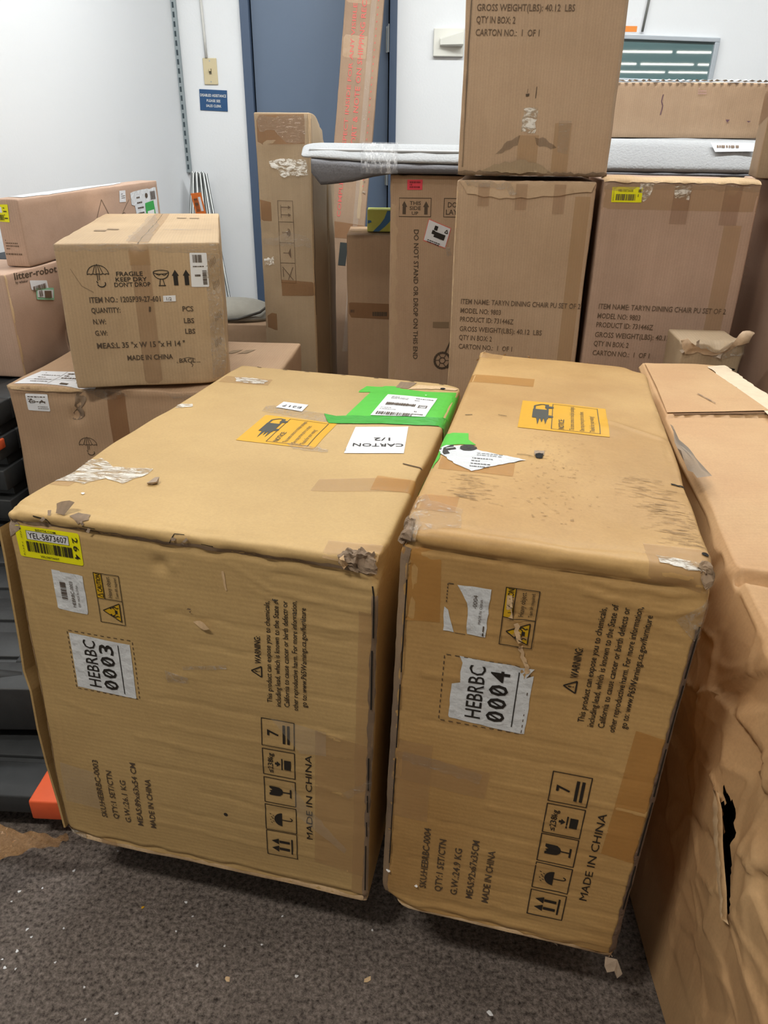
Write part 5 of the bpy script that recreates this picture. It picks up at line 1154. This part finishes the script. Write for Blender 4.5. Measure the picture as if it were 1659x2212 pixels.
# ================================================================== grey sofa lying across the cartons
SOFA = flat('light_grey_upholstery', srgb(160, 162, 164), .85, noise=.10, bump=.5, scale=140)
SOFA_SHADE = flat('shaded_grey_upholstery', srgb(108, 108, 112), .85, noise=.10, bump=.4, scale=140)  # same upholstery darkened: shade of the underside painted into the colour
so = thing('grey_sofa', 'grey upholstered sofa piece wrapped in film, lying across the cartons under the long carton', 'sofa', (0, 0, 0))
def loft(name, xs, prof, mat, n=9, parent=so, smooth=True):
    """prof(x) -> closed list of (y, z)"""
    V = []; F = []; m = None
    for x in xs:
        p = prof(x); m = len(p); V += [(x, y, z) for y, z in p]
    for i in range(len(xs) - 1):
        for j in range(m): F.append((i * m + j, i * m + (j + 1) % m, (i + 1) * m + (j + 1) % m, (i + 1) * m + j))
    F.append(tuple(range(m))[::-1]); F.append(tuple((len(xs) - 1) * m + j for j in range(m)))
    return mesh_obj(name, V, F, mat, parent, smooth)
def rrprof(y0, y1, z0, z1, r, n=5):
    r = min(r, (z1 - z0) / 2 - .0005, (y1 - y0) / 2); out = []
    for cy, cz, a in ((y1 - r, z1 - r, 0), (y0 + r, z1 - r, PI / 2), (y0 + r, z0 + r, PI), (y1 - r, z0 + r, 1.5 * PI)):
        for i in range(n): out.append((cy + r * math.cos(a + i * PI / 2 / (n - 1)), cz + r * math.sin(a + i * PI / 2 / (n - 1))))
    return out
ip = lambda x, X, Y: float(np.interp(x, X, Y))
xs = [-.305, -.300, -.290, -.27, -.24] + list(np.linspace(-.20, 1.36, 26))
def top_prof(x):
    e = ip(x, [-.305, -.300, -.29, -.27, -.24, 2], [.6, .8, .92, 1, 1, 1])
    z1 = ip(x, [-.31, -.25, .30, .76, 1.3], [1.243, 1.2485, 1.246, 1.272, 1.268]); z0 = ip(x, [-.31, -.27, -.05, .20, .45, .70, 1.3], [1.196, 1.200, 1.187, 1.184, 1.182, 1.166, 1.164])
    m = (z0 + z1) / 2; za, zb = m - (m - z0) * e, m + (z1 - m) * e; return [(y + (.075 * (z - za) / (zb - za) if y < 3.0 else 0), z) for y, z in rrprof(2.895 + .003 * math.sin(x * 40), ip(x, [-.31, -.235, -.17, 2], [3.12, 3.12, 3.42, 3.44]), za, zb, .024)]
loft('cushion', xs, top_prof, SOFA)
xs2 = [-.272, -.262, -.24] + list(np.linspace(-.20, 1.36, 22))
def bot_prof(x):
    z1 = ip(x, [-.27, -.05, .20, .45, .7, 1.3], [1.200, 1.187, 1.184, 1.182, 1.166, 1.164]); z0 = ip(x, [-.272, -.24, -.15, .0, .05, .27, 1.3], [1.150, 1.112, 1.118, 1.1515, 1.1515, 1.1515, 1.1515])
    return rrprof(2.905, ip(x, [-.31, -.235, -.17, 2], [3.11, 3.11, 3.41, 3.43]), z0, z1 - .001, .018)
loft('underside', xs2, bot_prof, SOFA_SHADE)
pp = [(x, 2.938, ip(x, [-.3, .3, .76, 1.3], [1.226, 1.223, 1.205, 1.2])) for x in np.linspace(-.28, 1.34, 40)]
MB().tube(pp, .0045, 8).build('piping', flat('pale_piping', srgb(184, 186, 188), .8), so, True)
FILM = tape('stretch_film', srgb(190, 190, 192), .12, .15, .5, white=.35, wscale=(60, 30, 20), thr=(.48, .6), wcol=srgb(240, 240, 240))
loft('film_band', [-.095, -.05, -.01, .035], lambda x: [(2.888 + max(0, b - 1.19) * 1.15 if a < 3 else a, b) for a, b in rrprof(2.888, 3.445, ip(x, [-.1, .04], [1.128, 1.1515]) if False else 1.1520, ip(x, [-.1, .04], [1.2515, 1.2515]), .028)], FILM)
l_ = mesh_obj('white_label', [(1.145, 2.955, 1.262), (1.30, 2.955, 1.262), (1.30, 2.935, 1.236), (1.158, 2.933, 1.233)], [(0, 3, 2, 1)], PAPER, so)
mesh_obj('printed_text', [(u, 2.933 + (v - 1.236) * .77, v) for u, v in Ink().greek(1.165, 1.245, 1.25, 1.256, 1, 4, .7).V], Ink().greek(1.165, 1.245, 1.25, 1.256, 1, 4, .7).F, INK_SOFT2, l_)
# long carton on the sofa
L_ = Carton('long pale brown carton lying on the grey sofa beneath the framed glass', (.80, 3.15, 1.456), (-.1, 0, 0), (.66, .22, .180), KRAFT_E, res=.015, r=.004, amp=.002, seed=83, creases=[('F', [(.0, .138), (.66, .138)], .003, -.002)])
bx = L_
bx.root.location.z = 1.2775
k = Ink().line([(.208, .142), (.205, .12), (.212, .105), (.208, .075)], .0035, step=.006).poly([(.445, .062), (.46, .062), (.452, .052)]).poly([(.52, .058), (.535, .058), (.528, .053)])
bx.print('ink_stain', 'F', k, flat('purple_stain', srgb(112, 84, 96), .7), .0012)
bx.sheet('torn_rim', 'T', ragged([(.0, .004), (.66, .004), (.66, .05), (.0, .05)], .004, .01, 5), PAPER_CR, .004, .01, lift=lambda u, v: .004 + .003 * math.sin(u * 260), label='torn whitish rim along its top')
for i in range(24): bx.sheet('flute_notch', 'F', [(.01 + i * .026, .178), (.026 + i * .026, .178), (.018 + i * .026, .172)], WORN, .0014, .02)
bx.print('faint_mark', 'F', Ink().greek(.33, .142, .36, .165, 3, 6, .6), flat('pale_pink_mark', srgb(206, 170, 160), .7), .0012)
# carton N1 on N2 at the right border
N1 = Carton('upright carton at the right border standing above the dining chair cartons', (1.035, 2.30, 1.40), (-.35, 0, 0), (.45, .32, .232), KRAFT_H, res=.02, r=.004, amp=.002, seed=85)
N1.sheet('packing_tape', 'L', [(.005, .155), (.31, .14), (.31, .232), (.005, .232)], TAPE_DK, .0010, .02)
N2 = Carton('tall shaded carton at the right border beside the dining chair cartons', (1.04, 1.97, 1.161), (-.2, 0, 0), (.5, .80, 1.165), KRAFT_F, res=.025, r=.005, amp=.002, seed=87, creases=[('L', [(.5, .1), (.5, 1.1)], .005, .003)])
N2.print('scratches', 'L', Ink().greek(.48, .85, .60, .98, 5, 5, .15).line([(.42, .9), (.47, .62)], .002).line([(.55, .75), (.62, .50)], .002).line([(.45, .5), (.6, .45)], .0015), flat('light_scratch', srgb(190, 160, 134), .7), .0012)
# wrecked little carton behind G
O_ = Carton('small crushed carton with torn taped top behind the right end of the front cartons', (.752, 1.895, .800), (-.12, 0, 0), (.150, .16, .800), KRAFT_H, res=.012, r=.006, amp=.003, seed=89,
            creases=[('F', [(.08, .55), (.085, .79)], .004, -.006), ('F', [(.0, .73), (.15, .725)], .004, .003)], crush=[((.0, 0, .80), .04, (.006, .0, -.012), .006), ((.15, 0, .80), .04, (.006, -.006, .010), .006), ((.09, 0, .80), .02, (0, .0, -.02), .004)])
bx = O_
bx.sheet('lifted_tape', 'F', ragged([(-.004, .798), (.07, .792), (.152, .804), (.158, .767), (.11, .760), (.06, .774), (.0, .777)], .004, .01, 5), TAPE_MILK, .0030, .006)
bx.sheet('torn_flap', 'F', ragged([(-.01, .807), (.04, .794), (.09, .782), (.155, .816), (.150, .792), (.09, .772), (.01, .777)], .004, .01, 6), KRAFT_G, .0040, .006, lift=lambda u, v: max(0, v - .78) * .6)
crumple_flaps(bx, 'F', [(.01, .79), (.04, .788), (.14, .80), (.10, .78)], GREYTORN, 5, .02)
bx.print('dark_split', 'F', Ink().line([(.075, .737), (.11, .740), (.14, .735), (.155, .728)], .004), DARKVOID, .0020)

# ================================================================== G: long crushed carton along the right side
def build_crushed():
    t = thing('crushed_carton', 'long crushed brown carton with a torn hole in its side, along the right', 'box', (0, 0, 0))
    # key rows (y): profile points bottom-left, low bulge, ridge, top-left, top mid, top-right, bottom-right
    Y = [.12, .40, .64, .79, .926, 1.00, 1.07, 1.24, 1.39, 1.60, 1.825]
    BLx = [.449, .450, .452, .455, .462, .467, .480, .515, .550, .595, .640]
    RGx = [.470, .466, .461, .460, .458, .470, .490, .530, .560, .605, .650]
    RGz = [.20, .26, .33, .48, .52, .54, .56, .58, .60, .62, .62]
    TLx = [.560, .545, .520, .503, .500, .512, .520, .535, .555, .590, .635]
    TLz = [.60, .62, .655, .672, .712, .715, .728, .745, .758, .764, .762]
    TRx = [.80, .80, .80, .80, .80, .80, .80, .800, .800, .815, .840]
    TRz = [.60, .62, .64, .650, .70, .725, .735, .745, .752, .757, .757]
    ys = np.arange(.12, 1.826, .0045)
    I = lambda A: np.interp(ys, Y, A)
    segs = [(I(BLx), np.full(len(ys), .002)), (I(RGx) * .55 + I(BLx) * .45 + .004, I(RGz) * .5), (I(RGx), I(RGz)), (I(TLx) - .006, I(TLz) - .012), (I(TLx) + .004, I(TLz)), (I(TRx) - .004, I(TRz)), (I(TRx), I(TRz) - .008), (I(TRx) - .02, np.full(len(ys), .002))]
    cnt = [30, 44, 56, 4, 56, 3, 16]; rows = []
    for s in range(7):
        for c in range(cnt[s]):
            f = c / cnt[s]; rows.append((segs[s][0] * (1 - f) + segs[s + 1][0] * f, segs[s][1] * (1 - f) + segs[s + 1][1] * f, s + f))
    rows.append((segs[7][0], segs[7][1], 7.0)); m = len(rows)
    V = np.zeros((len(ys), m, 3)); S = np.zeros((len(ys), m))
    for j, (x, z, sg) in enumerate(rows): V[:, j, 0] = x; V[:, j, 1] = ys; V[:, j, 2] = z; S[:, j] = sg
    P = V.reshape(-1, 3); sg = S.ravel()
    side = (sg < 3.0); up = (sg > 2) & (sg < 3.2)
    d = .003 * vn(P, 6, 3)
    # crumples: warped ridge lines like creased board
    W = P + .03 * np.stack([vn(P, 9, 11), vn(P, 9, 12), vn(P, 9, 13)], 1)
    fold = np.maximum(0, ridged(W * np.array([1, 1, .7]), 11, 5) - .80) / .20; fold2 = np.maximum(0, ridged(W, 19, 8) - .84) / .16
    near = np.exp(-((P[:, 1] - .66) / .26) ** 2) * np.exp(-((P[:, 2] - .48) / .20) ** 2)
    d = d + np.where(side, (.0025 * fold + .0015 * fold2) * (.3 + 1.2 * near) + .005 * near * vn(P, 10, 6), .0010 * vn(P, 16, 4))
    rs = np.random.RandomState(4); n_c = 90; cy_ = rs.uniform(.25, 1.05, n_c); cz_ = rs.uniform(.05, .74, n_c); gy = rs.uniform(-.22, .22, n_c); gz = rs.uniform(-.22, .22, n_c)
    D2 = (P[:, 1][:, None] * 1.0 + .018 * vn(P, 11, 31)[:, None] - cy_) ** 2 + (P[:, 2][:, None] + .018 * vn(P, 11, 32)[:, None] - cz_) ** 2
    o2 = np.argsort(D2, axis=1)[:, :2]; r_i = np.arange(len(P)); f1 = np.sqrt(D2[r_i, o2[:, 0]]); f2 = np.sqrt(D2[r_i, o2[:, 1]])
    pl = lambda k: gy[k] * (P[:, 1] - cy_[k]) + gz[k] * (P[:, 2] - cz_[k])
    bl = np.clip((f2 - f1) / .012, 0, 1) * .5; facet = pl(o2[:, 0]) * (.5 + bl) + pl(o2[:, 1]) * (.5 - bl)
    crease = .0028 * np.exp(-((f2 - f1) / .0045) ** 2)
    wgt = np.clip(.25 + 1.2 * near + .5 * (P[:, 2] > np.interp(P[:, 1], Y, RGz)), 0, 1.2)
    d = d + np.where(side, (facet * .75 + crease) * wgt, 0)
    diag = ridged(np.stack([P[:, 1] * 1.0 + P[:, 2] * .55, P[:, 0] * 0, P[:, 2] * .2], 1), 15, 9); d = d + np.where(side & (P[:, 2] < .36), .0025 * np.maximum(0, diag - .5), 0)
    env = np.clip((sg % 8) * 3, 0, 1); P[:, 0] -= np.where(side, d, 0) * env; P[:, 2] += np.where(sg >= 3.5, d, 0)
    # seam and step on the top, crack across it
    topm = (sg >= 4) & (sg <= 5)
    yc = .900 + (P[:, 0] - .50) * -.10 + .006 * vn(P, 18, 2); P[:, 2] -= np.where(topm | (sg > 3), .012 * np.exp(-((P[:, 1] - yc) / .006) ** 2), 0); P[:, 2] += np.where(topm | (sg > 3), .006 * np.exp(-((P[:, 1] - yc - .014) / .008) ** 2), 0)
    ys_ = 1.425 + (P[:, 0] - .57) * .14; P[:, 2] -= np.where(topm, .004 * (P[:, 1] < ys_) * np.exp(-((P[:, 1] - ys_) / .10) ** 2), 0)
    F = []
    Pm = P.reshape(len(ys), m, 3)
    # torn slit: centre line (y, z, half width)
    sy = [.742, .728, .716, .705, .690, .672, .655, .645]; sz = [.462, .452, .430, .410, .392, .368, .345, .328]; sw = [.002, .009, .012, .011, .010, .012, .007, .001]
    rj = random.Random(3); jag = [[rj.uniform(.75, 1.25) for _ in range(m)] for _ in range(2)]
    for i in range(len(ys) - 1):
        for j in range(m - 1):
            c = (Pm[i, j] + Pm[i + 1, j + 1]) / 2
            if S[i, j] < 3 and .326 < c[2] < .464:
                cy = np.interp(c[2], sz[::-1], sy[::-1]); hw = np.interp(c[2], sz[::-1], sw[::-1]) * jag[0][j]
                if abs(c[1] - cy) < hw: continue
            F.append((i * m + j, (i + 1) * m + j, (i + 1) * m + j + 1, i * m + j + 1))
    mesh_obj('box_body', P, F, KRAFT_G2, t, True)
    # ends
    for i, nm in ((0, 'end_panel'), (len(ys) - 1, 'end_panel')):
        f = tuple(range(i * m, i * m + m)); mesh_obj(nm, P[list(f)], [tuple(range(m))], KRAFT_G2, t)
    # curled torn lips along the slit
    rj = random.Random(12)
    for side_ in (-1, 1):
        Vv = []; Ff = []; n = 26
        for q in range(n + 1):
            z = .33 + (.462 - .33) * q / n; cy = float(np.interp(z, sz[::-1], sy[::-1])); hw = float(np.interp(z, sz[::-1], sw[::-1])); x = float(np.interp(cy, Y, RGx)) - .004
            tt = (z - .33) / .13; w_ = (.004 + rj.uniform(0, .004)) * (1.0 if side_ < 0 else 1.4)
            y0 = cy + side_ * hw * .75
            zz = z; Vv += [(x - .002, y0 + side_ * .004, zz), (x - .005 - rj.uniform(0, .003), y0 - side_ * .001, zz), (x - .001, y0 - side_ * w_, zz + rj.uniform(-.002, .002))]
        for q in range(n):
            for c in (0, 1): Ff.append((q * 3 + c, q * 3 + c + 1, q * 3 + 3 + c + 1, q * 3 + 3 + c))
        mesh_obj('torn_lip', Vv, Ff, KRAFT_IN if side_ > 0 else KRAFT_G2, t, True, label='torn edge of the hole')
    MB().box((.520, .60, .28), (.525, .80, .47)).build('inside_shade_sheet', DARKVOID, t)  # dark sheet added behind the slit to paint the shade inside
    def topz(x, y):
        return float(np.interp(y, Y, TLz) * (1 - (x - .5) / .3) + np.interp(y, Y, TRz) * ((x - .5) / .3))
    # white torn strip along the right of the top
    def top_patch(name, outline, mat, off, res=.012, label=None):
        Vv, Ff = poly_sheet2d(outline, res); return mesh_obj(name, [(x, y, topz(x, y) + off + .0015) for x, y in Vv], Ff, mat, t, True, label=label)
    top_patch('torn_paper_strip', ragged([(.790, 1.80), (.838, 1.815), (.835, 1.60), (.83, 1.38), (.790, 1.36), (.772, 1.42), (.785, 1.60), (.783, 1.72)], .003, .012, 5), flat('torn_whitish_board', srgb(226, 206, 178), .85, noise=.12, bump=.6, scale=50), .004, label='torn whitish strip along the top')
    top_patch('rear_flap', [(.568, 1.437), (.68, 1.452), (.79, 1.470), (.785, 1.60), (.783, 1.80), (.640, 1.815), (.600, 1.60)], KRAFT_G2, .0045, label='raised rear flap')
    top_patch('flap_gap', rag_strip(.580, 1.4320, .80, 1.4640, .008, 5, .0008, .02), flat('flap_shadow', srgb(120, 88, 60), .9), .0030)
    top_patch('small_tear', rag_strip(.675, 1.56, .690, 1.50, .003, 5, .001, .006), WORN, .0065)
    Vv = []; rj = random.Random(5)
    return t
KRAFT_G2 = card('kraft_crushed', srgb(204, 168, 124), srgb(194, 154, 112), dirt=.06, flute='Y', seed=33.0, fl=.006, streak=.015, bump=.3)
G_ = build_crushed()
# scrap of dusty clear tape bridging the two cartons
V = []; F = []
pts = [((.497, 1.235, .806), (.525, 1.245, .762)), ((.490, 1.20, .803), (.535, 1.205, .759)), ((.482, 1.165, .803), (.538, 1.165, .756)), ((.474, 1.13, .803), (.540, 1.13, .752)), ((.468, 1.10, .803), (.500, 1.095, .760))]
for i, (a, b) in enumerate(pts):
    for j in range(5):
        f = j / 4; V.append((a[0] * (1 - f) + b[0] * f, a[1] * (1 - f) + b[1] * f, a[2] * (1 - f) + b[2] * f + .006 * math.sin(i * 2 + j * 1.7) + .004))
for i in range(4):
    for j in range(4): F.append((i * 5 + j, i * 5 + j + 1, (i + 1) * 5 + j + 1, (i + 1) * 5 + j))
sc = mesh_obj('tape_scrap', V, F, tape('dusty_tape', srgb(176, 164, 150), .75, .5, .8), None, True); tag(sc, 'dusty grey tape scrap hanging between the front right carton and the crushed carton', 'tape')
chip('foam_crumb', 'left one of two white foam crumbs stuck on the side of the crushed carton', (.4475, .575, .195), .004, PAPER, seed=8)
chip('foam_crumb', 'right one of two white foam crumbs stuck on the side of the crushed carton', (.4475, .560, .205), .004, PAPER, seed=9)

# ================================================================== corner: metal studs, low carton, grey bundle
TAGM = flat('orange_tag', srgb(224, 118, 52), .5)
for i in range(9):
    f = i / 8; xt = -1.045 + .072 * f; xb = -1.10 + .34 * f; yt = 4.37 - .022 * (i % 2); yb = 3.90 + .03 * (i % 3)
    t = thing('metal_tube', 'thin galvanised metal tube in the bundle leaning in the corner of the white walls', 'tube', (xb, yb, 0), None, 'galvanised tubes leaning in the corner')
    MB().tube([(0, 0, .011), (xt - xb, yt - yb, 1.105 - .004 * (i % 3))], .008, 12, cap=False).build('tube_wall', flat('bright_zinc', srgb(150, 152, 150), .38, metal=.9), t, True)
    MB().tube([(0, 0, .009), ((xt - xb) * .999, (yt - yb) * .999, 1.098 - .004 * (i % 3))], .006, 12).build('hollow_core', flat('tube_hollow', srgb(70, 70, 68), .8), t, True)
tg = thing('orange_tag', 'orange printed tag tied on the bundle of metal tubes', 'tag', (-.945, 4.02, .970)); tg.rotation_euler = (.30, -.10, 0)
MB().box((-.026, -.002, -.055), (.026, 0, .055), .0008).build('tag_sheet', TAGM, tg)
kk = Ink().barcode(-.018, -.035, .0, .030, False, 5, 14); mesh_obj('printed_text', [(u, -.003, v) for u, v in kk.V], kk.F, INK_SOFT, tg)
mesh_obj('white_panel', [(.005, -.003, -.035), (.018, -.003, -.035), (.018, -.003, .035), (.005, -.003, .035)], [(0, 1, 2, 3)], PAPER, tg)
W2 = Carton('low brown carton in the back corner carrying a grey cloth bundle', (-1.02, 3.50, .49), (-.05, 0, 0), (.47, .36, .49), KRAFT_D, res=.04, r=.005, seed=91)
gb = thing('cloth_bundle', 'folded grey cloth bundle with a dark cord on the low carton in the corner', 'cloth', (-.75, 3.66, .492))
GC = flat('grey_cloth', srgb(150, 146, 136), .85, noise=.1, bump=.5, scale=40)
loft('folded_cloth', list(np.linspace(-.16, .18, 16)), lambda x: [(y * (1 - (x / .2) ** 4 * .35), z * (1 - abs(x / .2) ** 3 * .5) + .001) for y, z in [(-.14, 0), (-.15, .02), (-.12, .05 + .01 * math.sin(x * 30)), (-.05, .075 + .008 * math.sin(x * 22)), (.04, .082), (.12, .06), (.15, .02), (.14, 0)]], GC, parent=gb)
MB().tube([(-.16, -.150, .02), (-.05, -.165, .010), (.06, -.160, .018), (.16, -.13, .045), (.20, -.06, .07)], .006, 8).build('cord', flat('dark_cord', srgb(70, 66, 60), .6), gb, True)

# ================================================================== crumbs on the carpet
cr = [(-0.664, 0.918, .001), (-0.624, 0.926, .001), (-0.669, 0.899, .001), (-0.618, 0.846, .001), (-0.555, 0.848, .001), (-0.604, 0.831, .001), (-0.617, 0.806, .001), (-0.636, 0.792, .001), (-0.607, 0.776, .001), (-0.626, 0.777, .001), (-0.545, 0.787, .001), (-0.481, 0.747, .001), (-0.415, 0.707, .001), (-0.462, 0.697, .001), (-0.512, 1.008, .001), (-0.580, 0.963, .001), (-0.356, 0.845, .001), (-0.334, 0.874, .001), (-0.306, 0.785, .001), (-0.203, 0.822, .001), (-0.266, 0.819, .001), (-0.352, 0.901, .001), (-0.174, 0.876, .001), (-0.013, 0.851, .001), (-0.137, 0.768, .001)]
proto = None
for i, pos in enumerate(cr):
    s = .0022 if i % 3 else .0032
    if proto is None:
        proto = chip('foam_crumb', 'tiny white foam crumb on the dark carpet in front of the cartons', pos, .0032, PAPER, seed=2, grp='white crumbs on the carpet'); o = proto
    else:
        o = proto.copy(); C.objects.link(o); o.location = pos
    o.scale = (s / .0032,) * 3; o.rotation_euler = (0, 0, i * 1.3)
chip('yellow_crumb', 'tiny yellow crumb on the carpet below the front left carton', (-0.428, 0.890, .001), .0032, AMBER, seed=21)
chip('paper_scrap', 'small cream paper scrap on the carpet near the bottom edge', (-0.251, 0.762, .001), .0050, KRAFT_IN, seed=22)
chip('paper_scrap', 'small pale paper scrap on the carpet below the gap between the two front cartons', (-0.019, 0.764, .001), .0060, KRAFT_IN, seed=23)
chip('paper_scrap', 'white forked paper scrap on the carpet at the bottom centre', (0.177, 0.713, .001), .0055, PAPER, seed=24)
chip('foam_crumb', 'tiny white crumb stuck on the lower left of the front right carton', world_at(B_, 'F', .010, .082, .002), .004, PAPER, seed=25)
chip('foam_crumb', 'white crumb stuck beside the SKU line of the front right carton', world_at(B_, 'F', .054, .062, .002), .003, PAPER, seed=26)

bpy.context.view_layer.update()
